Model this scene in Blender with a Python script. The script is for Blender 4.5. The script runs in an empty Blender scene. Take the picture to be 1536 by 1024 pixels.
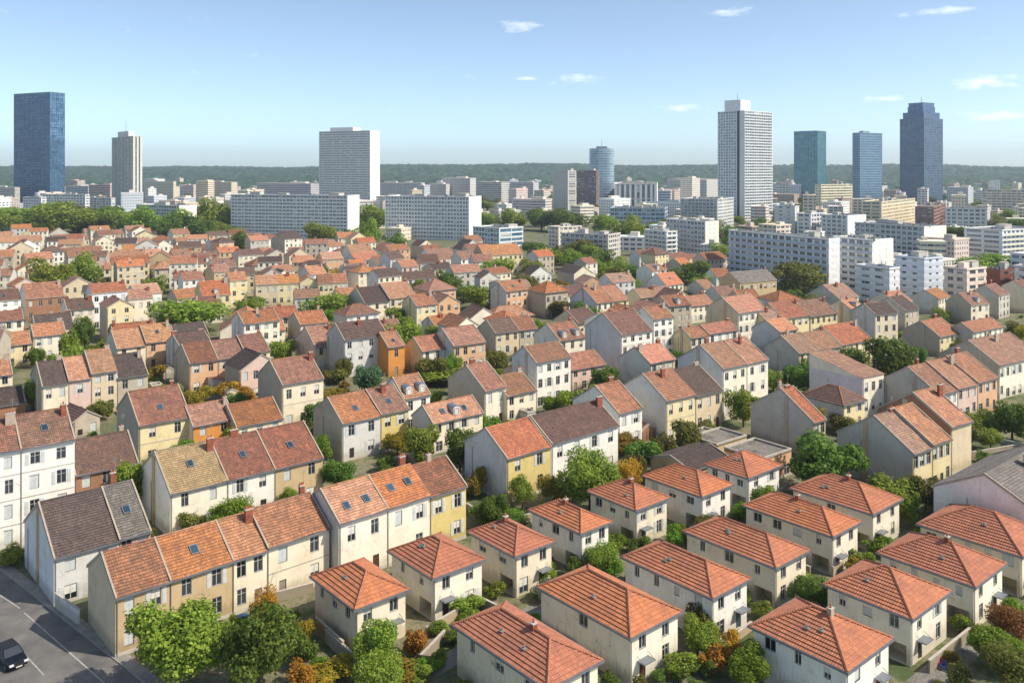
import bpy, math, random
import numpy as np
from mathutils import Vector, Matrix
C = bpy.context.scene.collection
R = math.radians
rnd = random.Random(7)
# ---------------------------------------------------------------- camera model (metres, eye 55 m above a flat town)
F, CX, HY, H = 1285.0, 768.0, 255.0, 55.0
def G(px, py, h=0.0):
    d = F*(H-h)/(py-HY)
    return ((px-CX)/F*d, d)
def PX(x, y, z):
    return (CX+F*x/y, HY+F*(H-z)/y)
def lin(r, g=None, b=None):
    if g is None: r, g, b = r
    f = lambda c: ((c/255)/12.92 if c/255 <= .04045 else ((c/255+.055)/1.055)**2.4)
    return (f(r), f(g), f(b), 1)
# ---------------------------------------------------------------- mesh builder
class MB:
    def __init__(s): s.v=[]; s.f=[]; s.m=[]; s.uv=[]
    def face(s, pts, m=0, uv=None):
        i=len(s.v); s.v+= [tuple(p) for p in pts]; s.f.append(tuple(range(i,i+len(pts)))); s.m.append(m)
        s.uv.append(uv or [(0,0)]*len(pts))
    def box(s, x0,y0,z0,x1,y1,z1, m=0, M=None, skip=''):
        c=[(x0,y0,z0),(x1,y0,z0),(x1,y1,z0),(x0,y1,z0),(x0,y0,z1),(x1,y0,z1),(x1,y1,z1),(x0,y1,z1)]
        if M is not None: c=[tuple(M@Vector(p)) for p in c]
        for n,q,(a,b) in (('f',(0,1,5,4),(x1-x0,z1-z0)),('r',(1,2,6,5),(y1-y0,z1-z0)),('b',(2,3,7,6),(x1-x0,z1-z0)),('l',(3,0,4,7),(y1-y0,z1-z0)),('t',(4,5,6,7),(x1-x0,y1-y0)),('d',(3,2,1,0),(x1-x0,y1-y0))):
            if n in skip: continue
            s.face([c[k] for k in q], m, [(0,0),(a,0),(a,b),(0,b)])
    def tube(s, pts, rad, n=6, m=0):
        rings=[]
        for i,p in enumerate(pts):
            p=Vector(p); d=(Vector(pts[min(i+1,len(pts)-1)])-Vector(pts[max(i-1,0)])).normalized()
            a=d.orthogonal().normalized(); b=d.cross(a); r=rad[i] if isinstance(rad,(list,tuple)) else rad
            rings.append([p+a*r*math.cos(2*math.pi*k/n)+b*r*math.sin(2*math.pi*k/n) for k in range(n)])
        for A,B in zip(rings,rings[1:]):
            for k in range(n): s.face([A[k],A[(k+1)%n],B[(k+1)%n],B[k]],m)
        s.face(list(reversed(rings[0])),m); s.face(rings[-1],m)
    def mesh(s, name, mats):
        me=bpy.data.meshes.new(name)
        me.from_pydata(s.v,[],s.f)
        for m in (mats if isinstance(mats,(list,tuple)) else [mats]): me.materials.append(m)
        me.polygons.foreach_set('material_index', s.m)
        l=me.uv_layers.new(name='UVMap'); l.data.foreach_set('uv',[c for q in s.uv for p in q for c in p])
        me.update(); return me
    def build(s, name, mats, parent=None, loc=(0,0,0), rz=0):
        return link(name, s.mesh(name,mats), parent, loc, rz)
def link(name, me, parent=None, loc=(0,0,0), rz=0):
    o=bpy.data.objects.new(name, me); C.objects.link(o); o.location=loc; o.rotation_euler=(0,0,rz)
    if parent is not None: o.parent=parent
    return o
THINGS=[]
def tag(o, label, cat, group=None, short=None, pos=None):
    o['label']=label; o['category']=cat
    if group: o['group']=group
    THINGS.append(o)
    return o
def empty(name, loc, rz=0): 
    o=bpy.data.objects.new(name,None); C.objects.link(o); o.location=loc; o.rotation_euler=(0,0,rz); o.empty_display_size=.5; return o
# ---------------------------------------------------------------- materials
class NT:
    def __init__(s,name):
        s.m=bpy.data.materials.new(name); s.m.use_nodes=True; s.t=s.m.node_tree; s.n=s.t.nodes; s.p=s.n['Principled BSDF']
    def nd(s,typ,**k):
        o=s.n.new(typ)
        for a,b in k.items():
            if a.startswith('i_'):
                key=a[2:]; key=int(key) if key.isdigit() else key.replace('_',' '); o.inputs[key].default_value=b
            else: setattr(o,a,b)
        return o
    def ln(s,a,b): s.t.links.new(a,b)
    def math(s,op,a,b=None,clamp=False):
        o=s.n.new('ShaderNodeMath'); o.operation=op; o.use_clamp=clamp
        for i,x in enumerate((a,b)):
            if x is None: continue
            if isinstance(x,(int,float)): o.inputs[i].default_value=x
            else: s.ln(x,o.inputs[i])
        return o.outputs[0]
    def mix(s,f,a,b,mode='MIX'):
        o=s.n.new('ShaderNodeMix'); o.data_type='RGBA'; o.blend_type=mode
        for i,x in ((0,f),(6,a),(7,b)):
            if isinstance(x,(int,float)): o.inputs[i].default_value=x
            elif isinstance(x,tuple): o.inputs[i].default_value=x
            else: s.ln(x,o.inputs[i])
        return o.outputs[2]
    def noise(s,vec,scale,detail=3,rough=.6):
        o=s.nd('ShaderNodeTexNoise',i_Scale=scale,i_Detail=detail,i_Roughness=rough); s.ln(vec,o.inputs['Vector']); return o.outputs[0]
    def ramp(s,v,stops):
        o=s.n.new('ShaderNodeValToRGB'); s.ln(v,o.inputs[0]); e=o.color_ramp.elements
        while len(e)<len(stops): e.new(.5)
        for q,(p,c) in zip(e,stops): q.position=p; q.color=c if isinstance(c,tuple) else (c,c,c,1)
        return o.outputs[0]
    def bump(s,h,strength,dist=.05):
        o=s.nd('ShaderNodeBump',i_Strength=strength,i_Distance=dist); s.ln(h,o.inputs['Height']); s.ln(o.outputs[0],s.p.inputs['Normal'])
_mc={}
def cached(f):
    def g(*a):
        k=(f.__name__,)+a
        if k not in _mc: _mc[k]=f(*a)
        return _mc[k]
    return g
def sc(c,k): return (min(c[0]*k,1),min(c[1]*k,1),min(c[2]*k,1),1)
@cached
def plain(col, rough=.6, metal=0.0, name='paint'):
    t=NT(name); t.p.inputs['Base Color'].default_value=lin(*col); t.p.inputs['Roughness'].default_value=rough; t.p.inputs['Metallic'].default_value=metal
    tc=t.nd('ShaderNodeTexCoord'); n=t.noise(tc.outputs['Object'],1.3,4)
    c=lin(*col); t.ln(t.mix(t.ramp(n,[(.3,0.),(.7,1.)]),sc(c,.82),sc(c,1.08)),t.p.inputs['Base Color']); return t.m
@cached
def stucco(col, wear=1.0):
    t=NT('stucco'); c=lin(*col)
    tc=t.nd('ShaderNodeTexCoord'); oi=t.nd('ShaderNodeObjectInfo'); ad=t.nd('ShaderNodeVectorMath',operation='ADD'); 
    mu=t.nd('ShaderNodeVectorMath',operation='SCALE'); t.ln(oi.outputs['Random'],mu.inputs['Scale']); mu.inputs[0].default_value=(97,53,31)
    t.ln(tc.outputs['Object'],ad.inputs[0]); t.ln(mu.outputs[0],ad.inputs[1]); P=ad.outputs[0]
    a=t.noise(P,.45,5,.65)
    mp=t.nd('ShaderNodeMapping'); mp.inputs['Scale'].default_value=(2.2,2.2,.35); t.ln(P,mp.inputs[0])
    b=t.noise(mp.outputs[0],1.0,4,.7); e=t.noise(P,5.,3,.7)
    c1=t.mix(t.ramp(a,[(.35,0.),(.68,1.)]),sc(c,1.06),(c[0]*.93,c[1]*.91,c[2]*.87,1))
    c2=t.mix(t.math('MULTIPLY',t.ramp(b,[(.55,0.),(.78,1.)]),.42*wear),c1,(c[0]*.5,c[1]*.47,c[2]*.43,1))
    c3=t.mix(t.math('MULTIPLY',t.ramp(e,[(.6,0.),(.75,1.)]),.30*wear),c2,(c[0]*.6,c[1]*.56,c[2]*.5,1))
    sz=t.nd('ShaderNodeSeparateXYZ'); t.ln(tc.outputs['Object'],sz.inputs[0]); damp=t.math('SUBTRACT',1.0,t.math('SUBTRACT',sz.outputs[2],t.math('MULTIPLY',b,2.2)),True)
    c4=t.mix(t.math('MULTIPLY',damp,.5*wear),c3,(c[0]*.5,c[1]*.48,c[2]*.42,1))
    vo=t.nd('ShaderNodeTexVoronoi',feature='DISTANCE_TO_EDGE',i_Scale=.55); t.ln(P,vo.inputs['Vector']); cr=t.math('MULTIPLY',t.math('LESS_THAN',vo.outputs[0],.012),t.ramp(a,[(.5,0.),(.6,1.)]))
    c5=t.mix(t.math('MULTIPLY',cr,.45*wear),c4,(c[0]*.4,c[1]*.38,c[2]*.34,1))
    t.ln(c5,t.p.inputs['Base Color']); t.p.inputs['Roughness'].default_value=.9; t.bump(e,.25,.02); return t.m
@cached
def tiles(col, col2=None, pitch=.42):
    t=NT('roof_tile'); c=lin(*col); c2=lin(*col2) if col2 else (c[0]*.62,c[1]*.66,c[2]*.72,1)
    uv=t.nd('ShaderNodeUVMap'); se=t.nd('ShaderNodeSeparateXYZ'); t.ln(uv.outputs[0],se.inputs[0])
    u=t.math('DIVIDE',se.outputs[0],.28); v=t.math('DIVIDE',se.outputs[1],pitch)
    oi=t.nd('ShaderNodeObjectInfo'); r=t.math('MULTIPLY',oi.outputs['Random'],61.)
    cb=t.nd('ShaderNodeCombineXYZ'); t.ln(t.math('FLOOR',u),cb.inputs[0]); t.ln(t.math('FLOOR',v),cb.inputs[1]); t.ln(r,cb.inputs[2])
    wn=t.nd('ShaderNodeTexWhiteNoise'); t.ln(cb.outputs[0],wn.inputs[0])
    cc=t.nd('ShaderNodeCombineXYZ'); t.ln(se.outputs[0],cc.inputs[0]); t.ln(se.outputs[1],cc.inputs[1]); t.ln(r,cc.inputs[2])
    big=t.noise(cc.outputs[0],.8,6,.75); fine=t.noise(cc.outputs[0],2.2,5,.75)
    k1=t.mix(t.ramp(wn.outputs[0],[(0.,0.),(1.,1.)]),sc(c,.74),sc(c,1.28))
    k2=t.mix(t.math('MULTIPLY',t.ramp(big,[(.40,0.),(.66,1.)]),.9),k1,c2)
    k3=t.mix(t.math('MULTIPLY',t.ramp(fine,[(.52,0.),(.70,1.)]),.75),k2,(c2[0]*.55,c2[1]*.6,c2[2]*.65,1))
    st_=t.nd('ShaderNodeMapping'); st_.inputs['Scale'].default_value=(2.6,.28,1); t.ln(cc.outputs[0],st_.inputs[0]); k3=t.mix(t.math('MULTIPLY',t.ramp(t.noise(st_.outputs[0],1.,4,.7),[(.52,0.),(.72,1.)]),.5),k3,(c2[0]*.6,c2[1]*.66,c2[2]*.7,1))
    hv=t.nd('ShaderNodeHueSaturation'); t.ln(k3,hv.inputs['Color']); t.ln(t.math('ADD',t.math('MULTIPLY',oi.outputs['Random'],.30),.74),hv.inputs['Value']); t.ln(t.math('ADD',t.math('MULTIPLY',t.math('FRACT',t.math('MULTIPLY',oi.outputs['Random'],7.3)),.26),.74),hv.inputs['Saturation']); t.ln(t.math('ADD',t.math('MULTIPLY',t.math('FRACT',t.math('MULTIPLY',oi.outputs['Random'],13.7)),.016),.494),hv.inputs['Hue']); k3=hv.outputs[0]
    # dark joint at each tile course
    fv=t.math('FRACT',v); jt=t.ramp(fv,[(0.,1.),(.10,.8),(.2,0.)])
    k4=t.mix(t.math('MULTIPLY',jt,.62),k3,(c[0]*.25,c[1]*.25,c[2]*.27,1))
    t.ln(k4,t.p.inputs['Base Color']); t.p.inputs['Roughness'].default_value=.85
    w=t.math('SINE',t.math('MULTIPLY',u,6.2832)); t.bump(w,.45,.035); return t.m
@cached
def villa_tiles(col, col2, pitch=.5):
    t=NT('villa_roof_tile'); c=lin(*col); c2=lin(*col2)
    uv=t.nd('ShaderNodeUVMap'); se=t.nd('ShaderNodeSeparateXYZ'); t.ln(uv.outputs[0],se.inputs[0]); oi=t.nd('ShaderNodeObjectInfo'); r=t.math('MULTIPLY',oi.outputs['Random'],61.)
    u=t.math('DIVIDE',se.outputs[0],.3); v=t.math('DIVIDE',se.outputs[1],pitch); cb=t.nd('ShaderNodeCombineXYZ'); t.ln(t.math('FLOOR',u),cb.inputs[0]); t.ln(t.math('FLOOR',v),cb.inputs[1]); t.ln(r,cb.inputs[2])
    wn=t.nd('ShaderNodeTexWhiteNoise'); t.ln(cb.outputs[0],wn.inputs[0]); cc=t.nd('ShaderNodeCombineXYZ'); t.ln(se.outputs[0],cc.inputs[0]); t.ln(se.outputs[1],cc.inputs[1]); t.ln(r,cc.inputs[2])
    big=t.noise(cc.outputs[0],.5,5,.7); fine=t.noise(cc.outputs[0],2.6,4,.75)
    k=t.mix(wn.outputs[0],sc(c,.84),sc(c,1.16)); k=t.mix(t.math('MULTIPLY',t.ramp(big,[(.4,0.),(.7,1.)]),.8),k,c2); k=t.mix(t.math('MULTIPLY',t.ramp(fine,[(.56,0.),(.7,1.)]),.6),k,(c2[0]*.5,c2[1]*.52,c2[2]*.55,1))
    t.ln(k,t.p.inputs['Base Color']); t.p.inputs['Roughness'].default_value=.85; w=t.math('SINE',t.math('MULTIPLY',u,6.2832)); t.bump(w,.5,.04); return t.m
@cached
def glass(kind=0):
    t=NT('window_glass'); tc=t.nd('ShaderNodeTexCoord'); oi=t.nd('ShaderNodeObjectInfo')
    base=[((.010,.013,.017,1),(.06,.07,.085,1)),((.02,.04,.06,1),(.05,.10,.14,1))][kind]
    t.ln(t.mix(oi.outputs['Random'],base[0],base[1]),t.p.inputs['Base Color']); t.p.inputs['Roughness'].default_value=.12
    t.p.inputs['Specular IOR Level'].default_value=.5; return t.m
@cached
def tower_glass(col, col2, fh=3.6):
    t=NT('tinted_glass'); uv=t.nd('ShaderNodeUVMap'); se=t.nd('ShaderNodeSeparateXYZ'); t.ln(uv.outputs[0],se.inputs[0])
    cb=t.nd('ShaderNodeCombineXYZ'); t.ln(t.math('FLOOR',t.math('DIVIDE',se.outputs[0],3.)),cb.inputs[0]); t.ln(t.math('FLOOR',t.math('DIVIDE',se.outputs[1],fh)),cb.inputs[1])
    wn=t.nd('ShaderNodeTexWhiteNoise'); t.ln(cb.outputs[0],wn.inputs[0])
    mp=t.nd('ShaderNodeMapping'); mp.inputs['Scale'].default_value=(.03,.2,1); t.ln(uv.outputs[0],mp.inputs[0]); n=t.noise(mp.outputs[0],1.,4,.7)
    f=t.math('ADD',t.math('MULTIPLY',wn.outputs[0],.45),t.math('MULTIPLY',t.ramp(n,[(.35,0.),(.7,1.)]),.55))
    t.ln(t.mix(f,lin(*col),lin(*col2)),t.p.inputs['Base Color']); t.p.inputs['Roughness'].default_value=.22; t.p.inputs['Metallic'].default_value=.35; return t.m
@cached
def far_facade(col, bw, fh, wfrac, hfrac, gl=(92,106,120)):
    t=NT('far_facade'); uv=t.nd('ShaderNodeUVMap'); se=t.nd('ShaderNodeSeparateXYZ'); t.ln(uv.outputs[0],se.inputs[0])
    u=t.math('DIVIDE',se.outputs[0],bw); v=t.math('DIVIDE',se.outputs[1],fh)
    a=t.math('LESS_THAN',t.math('ABSOLUTE',t.math('SUBTRACT',t.math('FRACT',u),.5)),wfrac/2)
    b=t.math('LESS_THAN',t.math('ABSOLUTE',t.math('SUBTRACT',t.math('FRACT',v),.55)),hfrac/2)
    cb=t.nd('ShaderNodeCombineXYZ'); t.ln(t.math('FLOOR',u),cb.inputs[0]); t.ln(t.math('FLOOR',v),cb.inputs[1])
    wn=t.nd('ShaderNodeTexWhiteNoise'); t.ln(cb.outputs[0],wn.inputs[0])
    w=t.math('MULTIPLY',a,b); c=lin(*col)
    tc=t.nd('ShaderNodeTexCoord'); n=t.noise(tc.outputs['Object'],.12,4)
    wall=t.mix(n,sc(c,1.1),(c[0]*.88,c[1]*.86,c[2]*.84,1))
    g=lin(*gl); pane=t.mix(wn.outputs[0],sc(g,.35),sc(g,1.7))
    t.ln(t.mix(w,wall,pane),t.p.inputs['Base Color']); t.ln(t.math('SUBTRACT',.9,t.math('MULTIPLY',w,.65)),t.p.inputs['Roughness']); return t.m
@cached
def leafmat(col, col2, tr=.38):
    t=NT('leaves'); g=t.nd('ShaderNodeNewGeometry'); oi=t.nd('ShaderNodeObjectInfo')
    c=t.mix(g.outputs['Random Per Island'],lin(*col),lin(*col2))
    hs=t.nd('ShaderNodeHueSaturation'); t.ln(c,hs.inputs['Color'])
    t.ln(t.math('ADD',t.math('MULTIPLY',oi.outputs['Random'],.035),.483),hs.inputs['Hue']); t.ln(t.math('ADD',t.math('MULTIPLY',oi.outputs['Random'],.35),.82),hs.inputs['Value'])
    t.ln(hs.outputs[0],t.p.inputs['Base Color']); t.p.inputs['Roughness'].default_value=.6; t.p.inputs['Specular IOR Level'].default_value=.25
    tl=t.nd('ShaderNodeBsdfTranslucent'); t.ln(hs.outputs[0],tl.inputs[0]); mx=t.nd('ShaderNodeMixShader',i_0=tr)
    t.ln(t.p.outputs[0],mx.inputs[1]); t.ln(tl.outputs[0],mx.inputs[2]); t.ln(mx.outputs[0],t.n['Material Output'].inputs[0]); return t.m
@cached
def mixed(name, c1, c2, c3, s1, s2, rough=.9):
    t=NT(name); tc=t.nd('ShaderNodeTexCoord'); a=t.noise(tc.outputs['Object'],s1,6,.65); b=t.noise(tc.outputs['Object'],s2,5,.7)
    k=t.mix(t.ramp(a,[(.40,0.),(.58,1.)]),lin(*c1),lin(*c2)); k=t.mix(t.ramp(b,[(.5,0.),(.68,1.)]),k,lin(*c3))
    t.ln(k,t.p.inputs['Base Color']); t.p.inputs['Roughness'].default_value=rough; t.bump(b,.5,.08); return t.m
VERGE=plain((170,156,140),.85,.0,'verge_mortar')
WHITE=plain((222,220,212),.6); FRAME=plain((205,203,196),.5); GUTTER=plain((128,132,140),.45,.3,'gutter_metal'); PIPE=plain((150,148,142),.5,.2,'pipe_metal')
ZINC=plain((150,160,172),.35,.6,'zinc'); BRICK=mixed('brick',(150,82,60),(120,66,50),(176,110,84),1.5,6.); POT=plain((176,98,66),.8,.0,'terracotta')
CHIMPLASTER=stucco((176,160,146)); DARK=plain((42,40,38),.8,.0,'dark_interior'); CONC=stucco((160,156,148)); CAP=plain((188,180,168),.85,.0,'verge_mortar')
BARK=mixed('bark',(88,74,60),(62,52,42),(110,96,80),2.,9.)
SHUT_W=plain((205,208,206),.6,.0,'shutter_paint'); DOORS=[plain((92,62,44),.5,.0,'door_paint'),plain((70,84,96),.5,.0,'door_paint'),plain((150,140,126),.5,.0,'door_paint'),plain((60,50,46),.5,.0,'door_paint')]
# ---------------------------------------------------------------- walls with real openings
def wallface(mb, O, U, L, Hh, ops, m=0, z0=0.0):
    """vertical wall from O along unit U (length L, outward normal = U x Z); ops = (x0,x1,z0,z1,depth)."""
    O=Vector(O); U=Vector(U); N=Vector((U.y,-U.x,0)); Z=Vector((0,0,1))
    xs=sorted({0,L}|{round(o[0],3) for o in ops}|{round(o[1],3) for o in ops}); zs=sorted({z0,Hh}|{round(o[2],3) for o in ops}|{round(o[3],3) for o in ops})
    for a,b in zip(xs,xs[1:]):
        run=None
        for c,d in list(zip(zs,zs[1:]))+[(None,None)]:
            hole = c is None or any(o[0]-1e-4<=(a+b)/2<=o[1]+1e-4 and o[2]-1e-4<=(c+d)/2<=o[3]+1e-4 for o in ops)
            if not hole: run=(run[0],d) if run else (c,d)
            elif run:
                mb.face([O+U*a+Z*run[0],O+U*b+Z*run[0],O+U*b+Z*run[1],O+U*a+Z*run[1]],m); run=None
    for x0,x1,a,b,dp in ops:
        P=lambda x,z,k: O+U*x+Z*z-N*k
        mb.face([P(x0,a,0),P(x0,b,0),P(x0,b,dp),P(x0,a,dp)][::-1],m); mb.face([P(x1,a,0),P(x1,b,0),P(x1,b,dp),P(x1,a,dp)],m)
        mb.face([P(x0,b,0),P(x1,b,0),P(x1,b,dp),P(x0,b,dp)][::-1],m); mb.face([P(x0,a,0),P(x1,a,0),P(x1,a,dp),P(x0,a,dp)],m)
        mb.face([P(x0,a,dp),P(x1,a,dp),P(x1,b,dp),P(x0,b,dp)],m)
_wm={}
def window_mesh(w,h,style,detail=1):
    k=(round(w,1),round(h,1),style,detail)
    if k in _wm: return _wm[k]
    w,h=k[0],k[1]; b=MB(); f=.07
    # style 0 casement, 1 closed shutters, 2 half blind, 3 sliding wide
    b.box(-w/2-.07,-.19,-.10,w/2+.07,-.0,-.0,2)            # sill, proud of the wall
    if style==1:
        b.box(-w/2,-.06,0,-.01,-.01,h,1); b.box(.01,-.06,0,w/2,-.01,h,1)
        for i in range(1,int(h/.25)): b.box(-w/2+.06,-.075,i*.25,w/2-.06,-.06,i*.25+.05,1)
    else:
        b.box(-w/2,-.05,0,w/2,-.02,h,0)
        b.box(-w/2,-.1,0,-w/2+f,-.05,h,1); b.box(w/2-f,-.1,0,w/2,-.05,h,1); b.box(-w/2+f,-.1,0,w/2-f,-.05,f,1); b.box(-w/2+f,-.1,h-f,w/2-f,-.05,h,1)
        n=1 if w<1.5 else int(w/.8)
        for i in range(n):
            c=-w/2+w*(i+1)/(n+1) if n>1 else 0
            b.box(c-.04,-.1,f,c+.04,-.05,h-f,1)
        if h>1.3: b.box(-w/2+f,-.085,h*.68,w/2-f,-.05,h*.68+.04,1)
        if style==2: b.box(-w/2+f,-.065,h*.45,w/2-f,-.05,h-f,3)
    # surround trim
    b.box(-w/2-.14,-.175,0,-w/2,-.15,h+.14,2); b.box(w/2,-.175,0,w/2+.14,-.15,h+.14,2); b.box(-w/2,-.175,h,w/2,-.15,h+.14,2)
    me=b.mesh('window',[glass(0),FRAME if style!=1 else SHUT_W,CAP,WHITE]); _wm[k]=me; return me
def shutter_mesh(w,h):
    k=('s',round(w,1),round(h,1))
    if k not in _wm:
        b=MB(); b.box(-k[1]/2,-.045,0,k[1]/2,0,k[2],0)
        for i in range(1,int(k[2]/.2)): b.box(-k[1]/2+.05,-.06,i*.2,k[1]/2-.05,-.045,i*.2+.05,0)
        _wm[k]=b.mesh('shutter',SHUT_W)
    return _wm[k]
def door_mesh(w,h,i):
    k=('d',round(w,1),round(h,1),i)
    if k not in _wm:
        b=MB(); b.box(-k[1]/2,-.06,0,k[1]/2,-.01,k[2]); b.box(-k[1]/2+.12,-.075,.15,-.06,-.06,k[2]*.45); b.box(.06,-.075,.15,k[1]/2-.12,-.06,k[2]*.45)
        b.box(-k[1]/2+.12,-.075,k[2]*.52,-.06,-.06,k[2]-.15); b.box(.06,-.075,k[2]*.52,k[1]/2-.12,-.06,k[2]-.15)
        _wm[k]=b.mesh('door',DOORS[i])
    return _wm[k]
# ---------------------------------------------------------------- roofs
def slope(mb, A,B,Cc,D, m=0, step=.42, e=.055, seg=1, wob=0.0, r=None):
    A,B,Cc,D=map(Vector,(A,B,Cc,D)); n=((B-A).cross(D-A)); 
    if n.length<1e-6: n=(B-A).cross(Cc-A)
    n.normalize(); 
    if n.z<0: n=-n
    up=(((D+Cc)/2)-((A+B)/2)); L=(A-B).length
    ul=(B-A).normalized(); hv=(up-ul*up.dot(ul)); sl=hv.length; N=max(2,int(round(sl/step))); st=sl/N
    wv=[[0]*(seg+1) for _ in range(N+1)]
    if wob and r:
        ph=[r.uniform(0,6.28) for _ in range(4)]
        for i in range(N+1):
            for j in range(seg+1): wv[i][j]=wob*(math.sin(i*.5+j*1.7+ph[0])+.6*math.sin(i*.23+j*2.9+ph[1]) - 1.1*math.sin(math.pi*j/seg)*math.sin(math.pi*i/N))
    def P(i,j): 
        t=i/N; a=A.lerp(D,t); b=B.lerp(Cc,t); return a.lerp(b,j/seg)+Vector((0,0,wv[i][j]))
    for i in range(N):
        for j in range(seg):
            p0,q0,q1,p1=P(i,j),P(i,j+1),P(i+1,j+1),P(i+1,j); ne=n*e
            f=lambda p: ((p-A).dot(ul),)
            k=step/st
            mb.face([p0+ne,q0+ne,q1,p1],m,[((p0-A).dot(ul),i*step),((q0-A).dot(ul),i*step),((q1-A).dot(ul),(i+1)*step-.001),((p1-A).dot(ul),(i+1)*step-.001)])
            mb.face([p0-n*.0,q0-n*.0,q0+ne,p0+ne],m,[((p0-A).dot(ul),i*step)]*4)
    return n
def capline(mb,P,Q,w=.13,h=.1,m=1):
    P,Q=Vector(P),Vector(Q); d=(Q-P).normalized(); s=Vector((d.y,-d.x,0)).normalized()*w; z=Vector((0,0,1))
    for a,b,c,e in ((P-s,Q-s,Q+z*h,P+z*h),(P+z*h,Q+z*h,Q+s,P+s)): mb.face([a,b,c,e],m,[(0,0),((Q-P).length,0),((Q-P).length,.3),(0,.3)])
    mb.face([P-s,P+z*h,P+s],m); mb.face([Q+s,Q+z*h,Q-s],m)
def chimney(parent, x,y,z0,z1, brick=True, w=.9, d=.45, pots=2):
    b=MB(); b.box(x-w/2,y-d/2,z0,x+w/2,y+d/2,z1,0); b.box(x-w/2-.06,y-d/2-.06,z1,x+w/2+.06,y+d/2+.06,z1+.12,1)
    o=b.build('chimney',[BRICK if brick else CHIMPLASTER,CAP],parent)
    p=MB()
    for i in range(pots):
        cx=x-w/2+w*(i+.5)/pots; p.tube([(cx,y,z1+.12),(cx,y,z1+.5)],[.13,.1],7)
    p.build('chimney_pot',POT,o); return o
SUNE,SKYS,DENS,EXPO,CLOUD=3.0,.15,.0001,.76,(6.5,6.4,6.6,1)
FOOT=[]      # footprints: (cx,cy,ax,L,D) for spacing
HID=[0]
def footprint(X,Y,a,L,D,mark=1):
    ux,uy=math.cos(a),math.sin(a); FOOT.append((X+ux*L/2-uy*D/2, Y+uy*L/2+ux*D/2, a, L/2, D/2, mark))
def hits(cx,cy,a,hl,hd,gap):
    for (x,y,b,l,d,_) in FOOT:
        if abs(x-cx)+abs(y-cy)>90+l+d: continue
        dx,dy=x-cx,y-cy; ok=False
        for ang in (a,a+math.pi/2,b,b+math.pi/2):
            c,s=math.cos(ang),math.sin(ang)
            r1=hl*abs(math.cos(ang-a))+hd*abs(math.sin(ang-a)); r2=l*abs(math.cos(ang-b))+d*abs(math.sin(ang-b))
            if abs(dx*c+dy*s)>r1+r2+gap: ok=True; break
        if not ok: return True
    return False
ROOFS={'red':((188,118,78),(130,90,70)),'orange':((204,132,76),(150,100,68)),'brick':((164,104,76),(110,82,68)),'brown':((130,94,80),(94,76,70)),'dark':((104,82,74),(80,68,64)),
       'grey':((140,130,122),(108,100,94)),'tan':((176,124,92),(132,98,80)),'mustard':((178,146,104),(146,122,88)),'rust':((212,124,62),(170,96,64)),'pale':((200,136,104),(160,112,92))}
WALLS={'white':(238,235,227),'cream':(234,222,198),'ivory':(238,230,212),'tan':(198,174,136),'beige':(216,198,168),'yellow':(230,214,170),'ochre':(214,194,128),'orange':(214,146,74),'peach':(218,176,140),
       'grey':(198,192,182),'pale grey':(212,210,206),'pink':(218,190,178),'brown':(160,118,92),'bluewhite':(222,224,228),'stone':(188,176,158),'lilac':(218,212,216)}
ROOFNAME={'red':'red','orange':'bright orange','brick':'brick-red','brown':'brown','dark':'dark brown','grey':'grey','tan':'tan','mustard':'mustard','rust':'rust-orange','pale':'faded pink'}
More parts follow.
